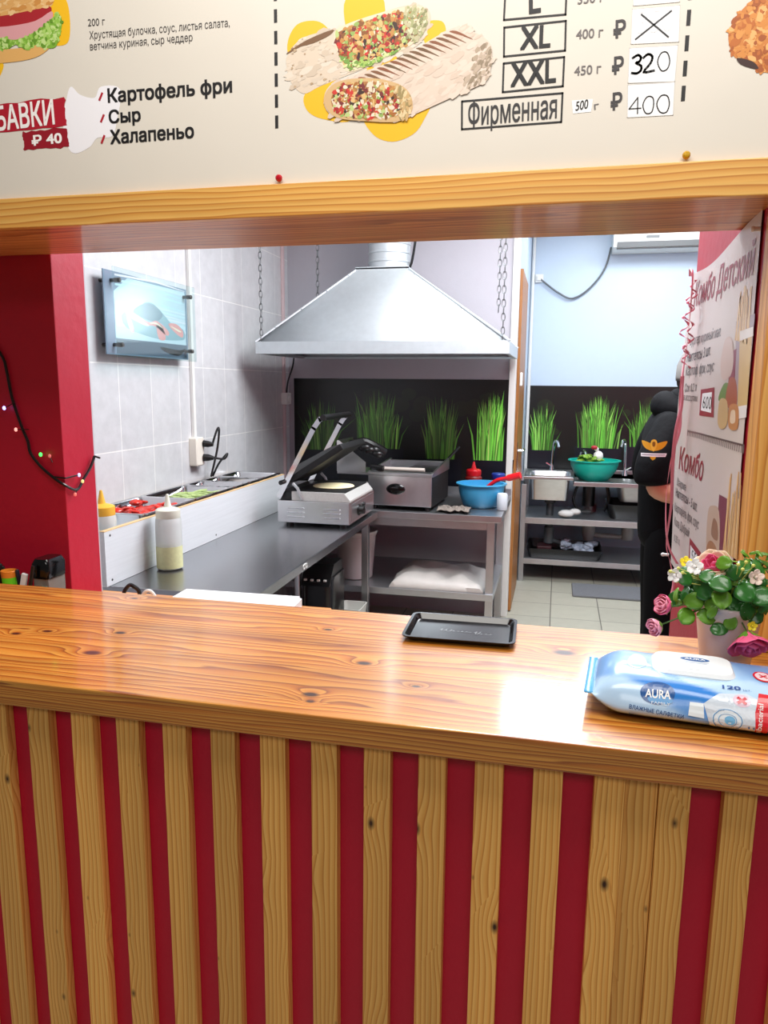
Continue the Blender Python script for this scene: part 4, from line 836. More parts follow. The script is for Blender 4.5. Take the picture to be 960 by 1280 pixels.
# ---------------- grass splashbacks ----------------
def grass_panel(name,lab,x0,x1,z0,z1,y,tufts,seed,bright):
    o=thing(name,((x0+x1)/2,y,z0),lab,'splashback'); q=MB(); q.box((x0,y+.0005,z0),(x1,y+.004,z1)); q.build('panel',mat('black_gloss_panel',(20,20,20),.3,var=.3,vs=(2,2,2)),o)
    p=Print(lambda u,v,h:Vector((u,y-h,v)),step=.00012); r=random.Random(seed)
    p.poly([(x0,z0),(x1,z0),(x1,z1),(x0,z1)],(18,20,18),0)
    for k in range(14):
        c=(r.uniform(x0+.1,x1-.1),r.uniform(z0+.3,z1-.1)); e=r.uniform(.03,.08); p.ell(c,e,e*.8,(24+r.randint(0,8),30+r.randint(0,10),22),.4+k*.03)
    for (cx,zb,zt,w,n,g) in tufts:
        p.poly([(cx-w*.56,zb),(cx+w*.56,zb),(cx+w*.5,zb-.22),(cx-w*.5,zb-.22)],(22,24,34),1)
        for k in range(n):
            s=r.gauss(0,.42); s=max(-1.15,min(1.15,s)); bx=cx+w*.46*max(-1,min(1,s*.8+r.uniform(-.3,.3))); hh=(zt-zb)*r.uniform(.45,1)*(1-.22*abs(s)); lean=s*w*.14+r.gauss(0,.022)
            if r.random()<.06: lean*=3
            if not x0+.01<bx+lean<x1-.01: continue
            wd=.0055*r.uniform(.7,1.3); q1=Vector((bx,zb-.01)); q2=Vector((bx+lean*.35,zb+hh*.55)); q3=Vector((bx+lean,zb+hh))
            c=r.uniform(.45,1.15)*g; col=tuple(int(max(0,min(255,v*c))) for v in ((94,164,58) if r.random()<.7 else (140,196,88)))
            p.poly([q1+Vector((-wd,0)),q1+Vector((wd,0)),q2+Vector((wd*.9,0)),q3,q2-Vector((wd*.9,0))],col,1.2+k*.02)
    p.build('grass_print',o,printed('grass_print',.3)); return o
grass_panel('grass_splashback','dark splashback with grass tufts behind the griddle table',-1.83,-.327,.86,1.62,5.06,[(-1.64,1.13,1.5,.28,90,.9),(-1.21,1.15,1.58,.32,130,1.05),(-.77,1.09,1.53,.26,110,.95),(-.42,1.09,1.57,.26,150,1.4)],2,1)
grass_panel('grass_splashback','dark splashback with bright grass tufts behind the sinks',-.28,1.5,.84,1.585,6.755,[(-.13,1.03,1.47,.24,100,1.05),(.35,1.06,1.53,.36,170,1.15),(.74,1.08,1.49,.3,110,1.0),(1.15,1.06,1.5,.34,60,1.0)],3,1)
# ---------------- air conditioner, cable, outlet ----------------
ac=thing('air_conditioner',(.8,6.65,2.66),'white wall air conditioner high in the back room','air conditioner')
f=lambda x:[Vector((x,6.758,2.67)),Vector((x,6.60,2.665)),Vector((x,6.53,2.69)),Vector((x,6.515,2.73)),Vector((x,6.53,2.93)),Vector((x,6.56,2.955)),Vector((x,6.758,2.955))]
q=MB(); q.loft([f(.372),f(1.2)]); q.build('casing',mat('off_white_casing',(226,226,220),.4),ac)
q=MB(); q.box((.40,6.545,2.676),(1.17,6.575,2.684)); q.prism([(.40,6.53,2.686),(.40,6.517,2.727),(.40,6.514,2.727),(.40,6.526,2.686)],(.77,0,0)); q.build('louver',mat('grey_louver',(120,122,122),.5),ac)
q=MB(); q.box((.62,6.513,2.75),(.72,6.5165,2.77)); q.build('badge',mat('grey_louver',(120,122,122),.5),ac)
o=thing('back_room_socket',(-.2,6.755,2.46),'white socket with looping grey cable below the air conditioner','socket')
q=MB(); q.box((-.244,6.735,2.455),(-.175,6.758,2.525),.006); q.box((-.23,6.72,2.47),(-.195,6.735,2.51),.004); q.build('cover',WHITEP,o)
q=MB(); q.tube(smooth_path([(-0.225,6.735,2.502),(-0.148,6.735,2.441),(-0.045,6.735,2.366),(0.070,6.735,2.318),(0.198,6.735,2.388),(0.319,6.735,2.541),(0.367,6.735,2.726)],6),.008,7); q.build('cable',mat('grey_cable',(96,100,102),.5),o)
q=MB(); q.tube([(-.262,6.738,.0),(-.262,6.738,2.99)],.014,10); tag(q.build('white_pipe',WHITEP),'thin white pipe in the far left corner of the back room','pipe')
# ---------------- sink unit ----------------
sk=thing('sink_unit',(.3,6.3,0),'steel double sink unit with open shelves below the bright grass panel','sink unit')
SX0,SX1,SY0,SY1=-.262,1.1,6.05,6.7
for x in (-.24,1.07):
    for y in (6.07,6.68): q=MB(); q.box((x-.02,y-.02,0),(x+.02,y+.02,.80),.003); q.build('leg',STEELS,sk)
for z0,z1 in ((.48,.53),(.145,.19)): q=MB(); q.box((SX0+.04,SY0+.005,z0),(SX1-.05,SY1,z1),.003); q.build('shelf',STEELS,sk)
def basin(cx,cy,w,d,h,z,name,round_=False):
    q=MB(); R0=w/2 if round_ else .05
    q.loft([rr(cx,cy,w+.05,d+.05,R0+.02,z-.03,8),rr(cx,cy,w+.05,d+.05,R0+.02,z,8),rr(cx,cy,w,d,R0-.001,z,8),rr(cx,cy,w-.02,d-.02,R0-.011,z-.02,8),rr(cx,cy,w-.05,d-.05,max(.03,R0-.03),z-h,8)],False,True); return q.build(name,BRIGHT,sk,angle=50,solid=.002)
q=MB(); q.box((.145,SY0-.005,.80),(SX1,SY1,.835),.004); q.box((.145,SY1-.03,.835),(SX1,SY1,.87),.004); q.box((SX0,6.52,.80),(.14,SY1,.86),.004); q.build('worktop',STEEL,sk)
basin(-.04,6.23,.33,.34,.2,.875,'basin'); 
q=MB(); q.box((SX0,SY0-.02,.845),(.145,SY0+.012,.868),.004); q.box((SX0,SY0,.845),(-.24,6.52,.868),.004); q.build('front_rail',STEEL,sk)
q=MB(); q.loft([rr(.75,6.36,.5,.4,.05,.8,6),rr(.75,6.36,.46,.36,.05,.67,6)]); q.build('second_basin',STEELS,sk)
def tap(x,y,z,hh,s):
    q=MB(); q.lathe([(.024,0),(.02,.02),(.014,.05)],(x,y,z),16); q.tube(smooth_path([(x,y,z+.03),(x+.004*s,y,z+hh*.6),(x+.012*s,y-.01,z+hh*.95),(x+.035*s,y-.06,z+hh),(x+.05*s,y-.12,z+hh*.82)],5),.011,9); q.tube([(x,y,z+.04),(x-.05*s,y,z+.07)],.007,7); q.build('tap',CHROME,sk)
tap(-.03,6.56,.86,.26,1); tap(.575,6.6,.836,.30,-1); tap(.2,6.6,.836,.2,1)
BP=mat('grey_drain_pipe',(64,68,72),.4)
q=MB(); q.lathe([(.03,.675),(.045,.67),(.045,.64),(.03,.63),(.03,.44),(.04,.43),(.04,.30),(.03,.29)],(-.03,6.22,0),18); q.tube(smooth_path([(-.03,6.22,.33),(.05,6.24,.30),(.14,6.3,.25),(.22,6.4,.22)],5),.02,10); q.build('drain_trap',BP,sk)
WP=mat('white_drain_pipe',(186,188,188),.4)
q=MB(); q.tube([(.30,6.5,.6),(.30,6.5,.35),(.30,6.5,.28)],[.055,.055,.04],16); q.tube([(.30,6.5,.33),(.55,6.5,.32),(.62,6.5,.34),(.62,6.5,.55)],.022,10); q.lathe([(.045,.30),(.05,.31),(.05,.42),(.04,.44)],(.62,6.5,0),16); q.build('drain_pipe',WP,sk)
q=MB(); q.tube(smooth_path([(.19,6.35,.78),(.16,6.32,.66),(.20,6.3,.57),(.30,6.3,.56)],5),.012,8); q.tube(smooth_path([(.42,6.35,.78),(.44,6.33,.66),(.40,6.3,.57)],5),.014,8); q.tube([(.28,6.36,.6),(.28,6.36,.78)],.05,12); q.build('hose',BLACKP,sk)
bowl('washing_up_bowl',(.305,6.24,.8358),.205,.115,.16,mat('turquoise_plastic',(10,176,158),.3,var=.03),'turquoise plastic bowl of greens on the sink unit')
r=random.Random(9); q=MB()
for k in range(26):
    M=Matrix.Rotation(r.uniform(0,6),4,'Z')@Matrix.Rotation(r.uniform(-.9,.9),4,'X'); q.sphere((.28+r.uniform(-.09,.08),6.22+r.uniform(-.08,.08),.99+r.uniform(-.03,.04)),.035,1,(1.2,.8,.3),M)
tag(q.build('salad_greens',mat('salad_green',(122,160,50),.5,var=.4,vs=(20,20,20)),weld=False),'yellow green salad leaves heaped in the turquoise bowl','greens',kind='stuff')
q=MB(); q.sphere((.33,6.2,1.03),.04,2,(1,1,1.1)); q.sphere((.315,6.2,1.085),.018,2); tag(q.build('radish',mat('white_radish',(228,224,222),.4)),'white radish on top of the greens in the turquoise bowl','radish')
q=MB(); q.sphere((.295,6.18,1.10),.022,2,(1.2,1,.8)); tag(q.build('red_radish',mat('radish_red',(170,24,40),.4)),'small red radish on the greens in the turquoise bowl','radish')
q=MB(); q.sphere((.10,6.12,.60),.06,2,(1.1,.7,.55)); q.sphere((.17,6.14,.615),.045,2,(1.1,.7,.6)); bmesh.ops.translate(q.bm,verts=q.bm.verts,vec=(0,0,-.036)); tag(q.build('white_rag',mat('white_rag_cloth',(220,220,218),.8,var=.1,vs=(20,20,20))),'white rag on the upper sink shelf beside the drain','rag')
# pans, trays and packets on the sink shelves
q=MB(); q.loft([rr(.62,6.35,.34,.4,.06,.5305,6),rr(.62,6.35,.4,.46,.06,.65,6),rr(.62,6.35,.38,.44,.06,.65,6),rr(.62,6.35,.32,.38,.06,.54,6)]); tag(q.build('black_tub',BLACKP),'black tub on the upper sink shelf at the right','tub')
q=MB(); q.loft([rr(.1,6.3,.56,.4,.03,.1905,5),rr(.1,6.3,.6,.44,.03,.27,5),rr(.1,6.3,.58,.42,.03,.27,5),rr(.1,6.3,.54,.38,.03,.2,5)]); tag(q.build('black_crate',mat('black_crate_plastic',(22,22,24),.4)),'black plastic crate on the bottom shelf under the sinks','crate')
r=random.Random(12); q=MB()
for k in range(16): 
    M=Matrix.Rotation(r.uniform(0,6),4,'Z')@Matrix.Rotation(r.uniform(-1,1),4,'X'); q.sphere((.22+r.uniform(-.13,.12),6.2+r.uniform(-.05,.1),.275+r.uniform(-.02,.04)),.05,1,(1,.8,.5),M)
tag(q.build('plastic_packets',mat('clear_packet',(150,160,176),.15,var=.4,vs=(20,20,20)),weld=False,angle=10),'crumpled clear packets in the black crate under the sinks','packets',kind='stuff')
q=MB(); q.box((-.12,6.12,.205),(.0,6.3,.285),.01,Matrix.Rotation(.0,4,'Z')); tag(q.build('brown_packet',mat('brown_packet',(60,30,34),.4)),'dark red packet at the left end of the black crate','packet')
o=MB(); o.box((.17,5.66,.0005),(.78,6.02,.02),.008); tag(o.build('grey_floor_mat',mat('grey_mat_fibre',(110,112,116),.95,var=.3,vs=(60,60,60))),'grey fibre mat on the tiles in front of the sink unit','mat')
# ---------------- pack of wet wipes ----------------
PK=dict(o=(.236,1.149,1.1008),a=R(-5.5),hl=.162,hw=.091,hz=.031)
def pk_sec(u):
    """half width and half height of the pack's section at distance u from the middle"""
    k=abs(u)/PK['hl']; e=max(0.0,(k-.72)/.28)
    hh=PK['hz']*(1-e**2.0)**.75 if e<1 else 0
    return PK['hw']*(1-.16*e**1.5),max(.0012,hh)
def pk_pt(u,t,grow=0):
    """t: 0 front-bottom ... 1 over the top to back-bottom ... 2 back under"""
    w,hh=pk_sec(u); a=-math.pi*(.86)+0*t; a=math.pi*(1.18-t*1.0) if True else a
    c,s=math.cos(a),math.sin(a); n=2/3.2
    y=(w+grow)*math.copysign(abs(c)**n,c); z=(hh+grow)*math.copysign(abs(s)**n,s)
    v=z/max(hh,1e-6); y*=1.05-.17*max(0,v+.55)
    zc=PK['hz']*(.96)+.0016
    k=abs(u)/PK['hl']; zc-=0*k
    x0,y0,z0=PK['o']; ca,sa=math.cos(PK['a']),math.sin(PK['a'])
    wr=.0016*math.sin(u*70+y*40)*max(0,k-.45)*2+.0012*math.sin(u*38+t*9)
    return (x0+u*ca-y*sa,y0+u*sa+y*ca,z0+zc+z+(wr if z>0 else 0))

wp=thing('wipes_pack',(.236,1.149,1.1008),'blue and white pack of wet wipes lying on the counter before the flowerpot','wipes')
q=MB(); ca=q.bm.verts.layers.float_color.new('Col'); nu,nt=60,56; U=GRID(-PK['hl'],PK['hl'],nu)
me_r=[[q.bm.verts.new(pk_pt(u,2*j/nt)) for j in range(nt)] for u in U]; fc=[]
for i in range(nu):
    for j in range(nt): k=(j+1)%nt; q.bm.faces.new((me_r[i][j],me_r[i][k],me_r[i+1][k],me_r[i+1][j]))
q.bm.faces.new(me_r[0][::-1]); q.bm.faces.new(me_r[-1])
for i,u in enumerate(U):
    for j in range(nt):
        t=2*j/nt; n=noise.noise(Vector((u*16+t*2.4,t*2.6,1)))+.5*noise.noise(Vector((u*40,t*7,4)))
        k=.5+.5*math.sin(u*26+t*7.5+n*1.5)
        c=[(176,208,238),(30,124,210)]; kk=max(0,min(1,(k-.42)*2.6)); 
        if t>.42 and t<.95 and u<.13: kk*=.55
        a=rgb(*c[0]);b=rgb(*c[1]); me_r[i][j][ca]=tuple(a[m]*(1-kk)+b[m]*kk for m in range(3))+(1,)
PKM=printed('pack_film',.25,.25); q.build('film',PKM,wp,angle=60,weld=False)
# crimped end fins
for s in (-1,1):
    q=MB(); w=PK['hw']*.84; rows=[]
    for k in range(2):
        row=[]
        for i in range(41):
            yy=-w+2*w*i/40; u=s*(PK['hl']-.002+.012*k*(1+.12*(i%2))); x0,y0,z0=PK['o']; c_,s_=math.cos(PK['a']),math.sin(PK['a'])
            row.append(q.bm.verts.new((x0+u*c_-yy*s_,y0+u*s_+yy*c_,z0+.0312+.0012*(1 if i%2 else -1))))
        rows.append(row)
    for i in range(40): q.bm.faces.new((rows[0][i],rows[0][i+1],rows[1][i+1],rows[1][i]))
    q.build('crimped_end',mat('pack_blue_film',(96,172,224),.25,var=.25,vs=(40,40,40)),wp,solid=.0008)
lt=[(-0.0255,0.9000),(0.0300,0.8550),(0.0315,0.6800),(0.0180,0.5450),(-0.0615,0.5550),(-0.0705,0.6850)]
lu=[p[0] for p in lt]; lv=[p[1] for p in lt]; lcu=(min(lu)+max(lu))/2; lcv=(min(lv)+max(lv))/2
def lidring(w,d,z,up): return rr(0,0,w,d,.02,0,6,lambda x,y,zz:Vector((PK['o'][0]+(lcu+x)*math.cos(PK['a'])-y*math.sin(PK['a']),PK['o'][1]+(lcu+x)*math.sin(PK['a'])+(y+.004)*math.cos(PK['a']),z)))
zt=max(pk_pt(lcu,t/50)[2] for t in range(100))
lw=.112; ld=.084
q=MB(); q.loft([lidring(lw+.004,ld+.004,zt-.006,0),lidring(lw+.004,ld+.004,zt+.0005,0),lidring(lw,ld,zt+.003,0),lidring(lw-.004,ld-.004,zt+.0055,0),lidring(lw-.02,ld-.02,zt+.006,0)]); lid=q.build('lid',mat('white_glossy_lid',(238,242,246),.25,var=.01),wp)
q=MB(); q.loft([rr(0,0,.026,.008,.0035,0,5,lambda x,y,zz,zz_=zz_:Vector((PK['o'][0]+(lcu+x)*math.cos(PK['a'])-(y-.028)*math.sin(PK['a']),PK['o'][1]+(lcu+x)*math.sin(PK['a'])+(y-.024),zt+zz_))) for zz_ in (.004,.0068)]); q.build('lid_tab',MATS['white_glossy_lid'],lid)
lp=Print(lambda u,v,h:Vector((PK['o'][0]+(lcu+u)*math.cos(PK['a'])-v*math.sin(PK['a']),PK['o'][1]+(lcu+u)*math.sin(PK['a'])+(v+.004)*math.cos(PK['a']),zt+.006+h)),step=.00015,base=.0002)
lp.ell((.004,.014),.021,.0085,(24,84,150),0); lp.text('AURA',(-.011,.0115),(.019,.0115),.0062,(248,250,252),2,.02)
for k,wd in ((0,.03),(1,.024)): lp.line((.004-wd/2-.004,.002-.005*k),(.004+wd/2+.004,.002-.005*k),.0012,(150,170,196),1)
lp.build('lid_print',lid)
def pkf(u,v,h):
    p=Vector(pk_pt(u,v)); du=Vector(pk_pt(u+.002,v))-Vector(pk_pt(u-.002,v)); dv=Vector(pk_pt(u,v+.01))-Vector(pk_pt(u,v-.01)); n=du.cross(dv)
    if n.length<1e-12: return p
    n.normalize(); c=Vector((PK['o'][0],PK['o'][1],PK['o'][2]+.03)); 
    if n.dot(p-Vector((p.x,c.y,c.z)))<0: n=-n
    return p+n*h
_tt=[-.16+1.3*i/260 for i in range(261)]; _ss=[0.0]
for a_,b_ in zip(_tt,_tt[1:]): _ss.append(_ss[-1]+(Vector(pk_pt(0,b_))-Vector(pk_pt(0,a_))).length)
def _interp(x,xs,ys):
    if x<=xs[0]: return ys[0]
    for i in range(len(xs)-1):
        if x<=xs[i+1]: return ys[i]+(ys[i+1]-ys[i])*(x-xs[i])/max(1e-9,xs[i+1]-xs[i])
    return ys[-1]
def t2s(t): return _interp(t,_tt,_ss)
def s2t(v): return _interp(v,_ss,_tt)
wpp=Print(lambda u,v,h:pkf(u,s2t(v),h),step=.00022,base=.0005,refine=.008)
def wq(t): return [(a,t2s(b)) for a,b in t]
c=wq([(-0.0705,0.2650)])[0]; NB=(22,82,150)
wpp.ell(c,.0235,.0165,NB,1,.06); wpp.ell((c[0]+.004,c[1]-.009),.017,.0062,(70,150,214),2,.0)
t=wq([(-0.0870,0.2150),(-0.0525,0.2150)]); wpp.text('AURA',t[0],t[1],.0115,(250,252,254),4,.02)
t=wq([(-0.0780,0.1800),(-0.0525,0.1800)]); wpp.text('FAMILY',t[0],t[1],.0042,(225,240,252),4,.0)
t=wq([(-0.1080,0.1250),(-0.0345,0.0800)]); wpp.text('ВЛАЖНЫЕ САЛФЕТКИ',t[0],t[1],.0056,(30,70,130),3,.015)
t=wq([(-0.1080,0.0550),(-0.0345,-0.1000)]); wpp.line(t[0],t[1],.0014,(60,100,150),3)
t=wq([(-0.0915,-0.0850),(-0.0480,-0.0750)]); wpp.line(t[0],t[1],.0014,(70,110,160),3)
t=wq([(0.0165,0.4400),(0.0405,0.4400)]); wpp.text('120',t[0],t[1],.0075,(30,80,150),3,.025)
t=wq([(0.0435,0.4350),(0.0540,0.4350)]); wpp.text('шт.',t[0],t[1],.0032,(60,100,160),3)
c2=wq([(0.0405,0.3050)])[0]; wpp.ell(c2,.0115,.0095,(224,196,214),1)
for d in ((1,1),(1,-1)): wpp.line((c2[0]-.0055*d[0],c2[1]-.0045*d[1]),(c2[0]+.0055*d[0],c2[1]+.0045*d[1]),.0042,(196,26,50),3)
c3=wq([(0.0225,0.1400)])[0]; wpp.ell(c3,.0205,.0165,(222,234,244),1); wpp.path([(c3[0]+.0185*math.cos(k*PI/14),c3[1]+.0148*math.sin(k*PI/14)) for k in range(28)],.0013,(96,150,200),3,True); wpp.path([(c3[0]+.0115*math.cos(k*PI/14),c3[1]+.0092*math.sin(k*PI/14)) for k in range(28)],.001,(120,170,214),3,True); wpp.ell((c3[0]+.003,c3[1]),.007,.006,(120,186,232),2)
wpp.poly(wq([(-0.0270,0.2100),(-0.0090,0.2100),(-0.0075,0.1250),(-0.0285,0.1350)]),(228,240,248),1)
sw=wq([(-0.0090,0.2100),(0.0120,0.3600),(0.0465,0.4050),(0.0615,0.3400),(0.0630,-0.0850),(0.0060,-0.0900)]); wpp.poly(sw,(206,218,232),.3)
rb=wq([(0.0630,0.4200),(0.0750,0.4100),(0.0855,0.3050),(0.0735,0.2150),(0.0735,-0.0650),(0.0585,-0.0500),(0.0570,0.2000)]); wpp.poly(rb,(216,28,44),2)
t=wq([(0.0645,-0.0700),(0.0675,0.2950)]); wpp.text('antibacterial',t[0],t[1],.007,(250,240,240),4,.01)
c4=wq([(0.0750,0.6600)])[0]; wpp.ell(c4,.014,.020,(214,40,60),2); wpp.ell(c4,.011,.016,(240,214,222),3); 
for d in ((1,1),(1,-1)): wpp.line((c4[0]-.005*d[0],c4[1]-.006*d[1]),(c4[0]+.005*d[0],c4[1]+.006*d[1]),.003,(206,40,60),4)
dp=wq([(-0.1140,0.6550),(-0.1050,0.7300),(-0.0915,0.7200),(-0.0855,0.6550),(-0.0960,0.5800),(-0.1080,0.5900)]); wpp.poly(smooth_poly(dp,4),(204,226,242),1)
wpp.poly(smooth_poly(wq([(-0.1095,0.6250),(-0.1035,0.6800),(-0.0915,0.6650),(-0.0885,0.6300),(-0.0975,0.5950)]),4),(110,180,228),2)
wpp.build('pack_print',wp,PKM)
# ---------------- black coin tray ----------------
ty=thing('coin_tray',(-.164,1.392,1.1),'black plastic coin tray with white script near the back edge of the counter','tray')
Mt=Matrix.Translation((-.166,1.402,1.1))@Matrix.Rotation(R(1.5),4,'Z')
TF=lambda x,y,z:Mt@Vector((x,y,z))
q=MB(); q.loft([rr(0,0,.19,.13,.012,.0006,5,TF),rr(0,0,.204,.146,.014,.009,5,TF),rr(0,0,.214,.156,.016,.0105,5,TF),rr(0,0,.214,.156,.016,.0125,5,TF),rr(0,0,.203,.145,.014,.0125,5,TF),rr(0,0,.188,.128,.01,.003,5,TF)]); q.build('tray',mat('tray_black',(14,15,18),.18,var=.1),ty,angle=20)
p=Print(lambda u,v,h:Mt@Vector((u,v,.003+h)),base=.0003)
r=random.Random(2); SC=(196,200,204)
def scribble(x0,x1,y,a,n,w):
    pts=[]; 
    for i in range(n): pts.append((x0+(x1-x0)*i/(n-1)+.003*math.sin(i*2.1),y+a*math.sin(i*1.9)*(.5+r.random()*.7),0))
    p.path(smooth_path(pts,5),w,SC,2)
scribble(-.042,-.018,.0,.007,9,.0009); scribble(-.018,.018,-.002,.0025,14,.0007); scribble(.026,.036,-.004,.009,5,.0009); scribble(.036,.06,-.008,.003,9,.0008)
p.build('script_print',ty)
# ---------------- potted artificial flowers ----------------
fx,fy=.297,1.315
fp=thing('artificial_flowers',(fx,fy,1.1),'small pot of artificial pink roses and round leaves beside the wooden post','flowers')
q=MB(); q.lathe([(.036,0),(.038,.003),(.053,.115),(.055,.118),(.055,.122),(.050,.122),(.046,.10),(.0,.10)],(fx,fy,1.1005),36); q.build('pot',mat('frosted_pinkish_pot',(232,220,214),.35,trans=.15,var=.02),fp)
q=MB(); q.sphere((fx,fy,1.215),.047,2,(1,1,.35)); q.build('moss',mat('dark_moss',(36,50,24),.9,var=.4,vs=(30,30,30)),fp)
cam=Vector((0,0,1.58))
def leaf(bm_,c,rad,nrm,spin,cup=.25,asp=1.0):
    """round leaf with a folded midrib and a small tip"""
    n=nrm.normalized(); u=n.orthogonal().normalized(); u=Matrix.Rotation(spin,3,n)@u; w=n.cross(u); V=[]
    for i in range(8):
        s_=-1+2*i/7; half=math.sqrt(max(0,1-s_*s_*.98))*(1-.08*s_); half=max(half,.05); row=[]
        x=s_*(1.0 if s_<.8 else 1.06)
        for j in range(7):
            k=-1+2*j/6; y=k*half*asp; h=.26*abs(y)**1.3-cup*(s_*s_+y*y)*.75+.05*math.sin(3*s_+5*k)
            row.append(bm_.bm.verts.new(c+u*(x*rad)+w*(y*rad)+n*(h*rad)))
        V.append(row)
    for i in range(7):
        for j in range(6): bm_.bm.faces.new((V[i][j],V[i+1][j],V[i+1][j+1],V[i][j+1]))
dark,lite=MB(),MB(); r=random.Random(17); stems=MB(); crown=Vector((fx,fy,1.23))
LF=[[(0.264,1.240,1.273),(0.268,1.240,1.249),(0.301,1.240,1.262),(0.327,1.240,1.256)],[(0.245,1.270,1.252),(0.223,1.270,1.207),(0.255,1.270,1.209),(0.233,1.270,1.233),(0.325,1.270,1.215),(0.297,1.270,1.230)],[(0.270,1.260,1.302),(0.248,1.260,1.279),(0.272,1.260,1.191),(0.289,1.260,1.203),(0.323,1.260,1.274),(0.215,1.260,1.272),(0.288,1.260,1.287)],[(0.240,1.330,1.240),(0.215,1.330,1.219),(0.321,1.330,1.277),(0.275,1.330,1.218),(0.296,1.330,1.244),(0.314,1.330,1.255)]]
rads=[(.0175,.017,.0175,.018),(.017,.0155,.0155,.016,.015,.015),(.013,.014,.013,.012,.015,.013,.014),(.016,.015,.016,.017,.016,.016)]
for li,(L1,R1) in enumerate(zip(LF,rads)):
    for ci,(cc,rd) in enumerate(zip(L1,R1)):
        c=Vector(cc); n=(cam-c).normalized()+Vector((r.uniform(-.5,.5),r.uniform(-.3,.3),r.uniform(-.1,.7)))
        tgt=lite if (li,ci) in ((0,1),(1,1),(1,2),(1,3),(2,0),(2,3)) else dark
        leaf(tgt,c,rd,n,r.uniform(0,6),.3,.92); stems.tube([c-n.normalized()*.004,(c+crown)/2+Vector((0,0,.01)),crown],[.0009,.001,.0012],5)
for k in range(120):
    a=r.uniform(0,2*PI); e=r.uniform(-.35,1.2); d=Vector((math.cos(a)*math.cos(e)*1.15,math.sin(a)*math.cos(e)*.85,math.sin(e)*.9+.1)); c=crown+d*r.uniform(.045,.078)
    if c.y>1.40 or c.x>.40: continue
    leaf(dark if r.random()<.72 else lite,c,r.uniform(.009,.015),d+Vector((0,-.3,.4)),r.uniform(0,6),.3,r.choice((.6,.9)))
    stems.tube([crown,crown+d*.03+Vector((0,0,.005)),c],.0009,5)
for k in range(26): # feathery succulent sprig at the right
    c=Vector((.345,1.33,1.285))+Vector((r.uniform(-.03,.03),r.uniform(-.02,.02),r.uniform(-.02,.022))); leaf(lite,c,.008,Vector((r.uniform(-1,1),-1,r.uniform(0,1))),r.uniform(0,6),.2,.35)
stems.tube([crown,(.335,1.33,1.27),(.348,1.33,1.29)],.0015,5)
dark.build('foliage',mat('dark_green_leaf',(44,104,38),.28,var=.4,vs=(14,14,14)),fp,weld=False,angle=70,solid=.0006)
lite.build('light_foliage',mat('light_green_leaf',(98,146,42),.3,var=.4,vs=(18,18,18)),fp,weld=False,angle=70,solid=.0006)
def petal(q,c,axis,u,rad,op,wd,hgt):
    """a curved petal on a cup around axis"""
    w=axis.cross(u); G=[]
    for i in range(7):
        s=i/6; row=[]
        for j in range(7):
            a=(j/6-.5)*wd*(math.sin(PI*(.18+.72*s))**.6); rr_=rad*(.25+.75*math.sin(s*PI/2))*(1+op*s*s); z=hgt*s*(1-.25*abs(j/6-.5)*s)
            row.append(q.bm.verts.new(c+(u*math.cos(a)+w*math.sin(a))*rr_+axis*z))
        G.append(row)
    for i in range(6):
        for j in range(6): q.bm.faces.new((G[i][j],G[i][j+1],G[i+1][j+1],G[i+1][j]))
def rose(c,rad,axis,inner,outer,lab,open_=.3):
    c=Vector(c); ax=Vector(axis).normalized(); u0=ax.orthogonal().normalized(); c=c-ax*rad*.6
    qi,qo=MB(),MB(); ra=random.Random(int(c.x*9999))
    for lay,(n,k,op,q) in enumerate(((3,.34,-.3,qi),(4,.55,-.12,qi),(5,.8,open_*.4,qo if inner is not outer and 'cream' in outer.name else qi),(6,1.0,open_,qo))):
        for i in range(n):
            u=Matrix.Rotation(2*PI*i/n+lay*.6+ra.uniform(-.1,.1),3,ax)@u0; petal(q,c,ax,u,rad*k,op,2*PI/n*1.5,rad*(1.35-.08*lay))
    o=qi.build('rose',inner,fp,angle=70,weld=False,solid=.0006); o['label']=lab
    qo.build('outer_petals',outer,o,angle=70,weld=False,solid=.0006)
    qs=MB(); 
    for i in range(5): u=Matrix.Rotation(2*PI*i/5,3,ax)@u0; petal(qs,c-ax*rad*.1,ax,u,rad*.75,.1,.9,rad*.75)
    qs.build('sepals',MATS['light_green_leaf'],o,angle=70,weld=False,solid=.0005)
    stems.tube([c-ax*.002,(c+crown)/2,crown],.0013,5)
PK1=mat('deep_pink_petal',(238,98,144),.6,var=.2,vs=(20,20,20)); PK2=mat('pale_pink_petal',(244,158,182),.6,var=.2,vs=(20,20,20)); CR=mat('cream_petal',(240,216,190),.6,var=.12,vs=(16,16,16))
rose([(0.262,1.290,1.286)][0],.03,(-.35,-.5,.8),PK1,CR,'large cream rose with pink centre',.0)
rose([(0.186,1.260,1.225)][0],.0185,(-.75,-.45,.25),PK2,PK1,'upper pink rosebud at the left',-.1)
rose([(0.174,1.255,1.189)][0],.0165,(-.75,-.5,-.2),PK2,PK2,'lower pale pink rosebud at the left',-.1)
rose([(0.313,1.235,1.181)][0],.026,(.1,-.62,-.72),PK1,PK1,'deep pink rose hanging over the pot rim',.35)
def blossom(c,rad,nrm,m,lab,nm):
    q=MB(); n=Vector(nrm).normalized(); u0=n.orthogonal().normalized(); c=Vector(c)
    for i in range(5):
        u=Matrix.Rotation(2*PI*i/5,3,n)@u0; leaf(q,c+u*rad*.6,rad*.45,n-u*.4,0,.2,.9)
    q.sphere(c+n*.001,rad*.22,1); o=q.build(nm,m,fp,weld=False,angle=70,solid=.0005); o['label']=lab
    stems.tube([c,(c+crown)/2+Vector((0,0,.008)),crown],.0009,5)
WB=mat('white_blossom_petal',(238,236,236),.5,var=.04); YB=mat('yellow_blossom_petal',(236,214,40),.5)
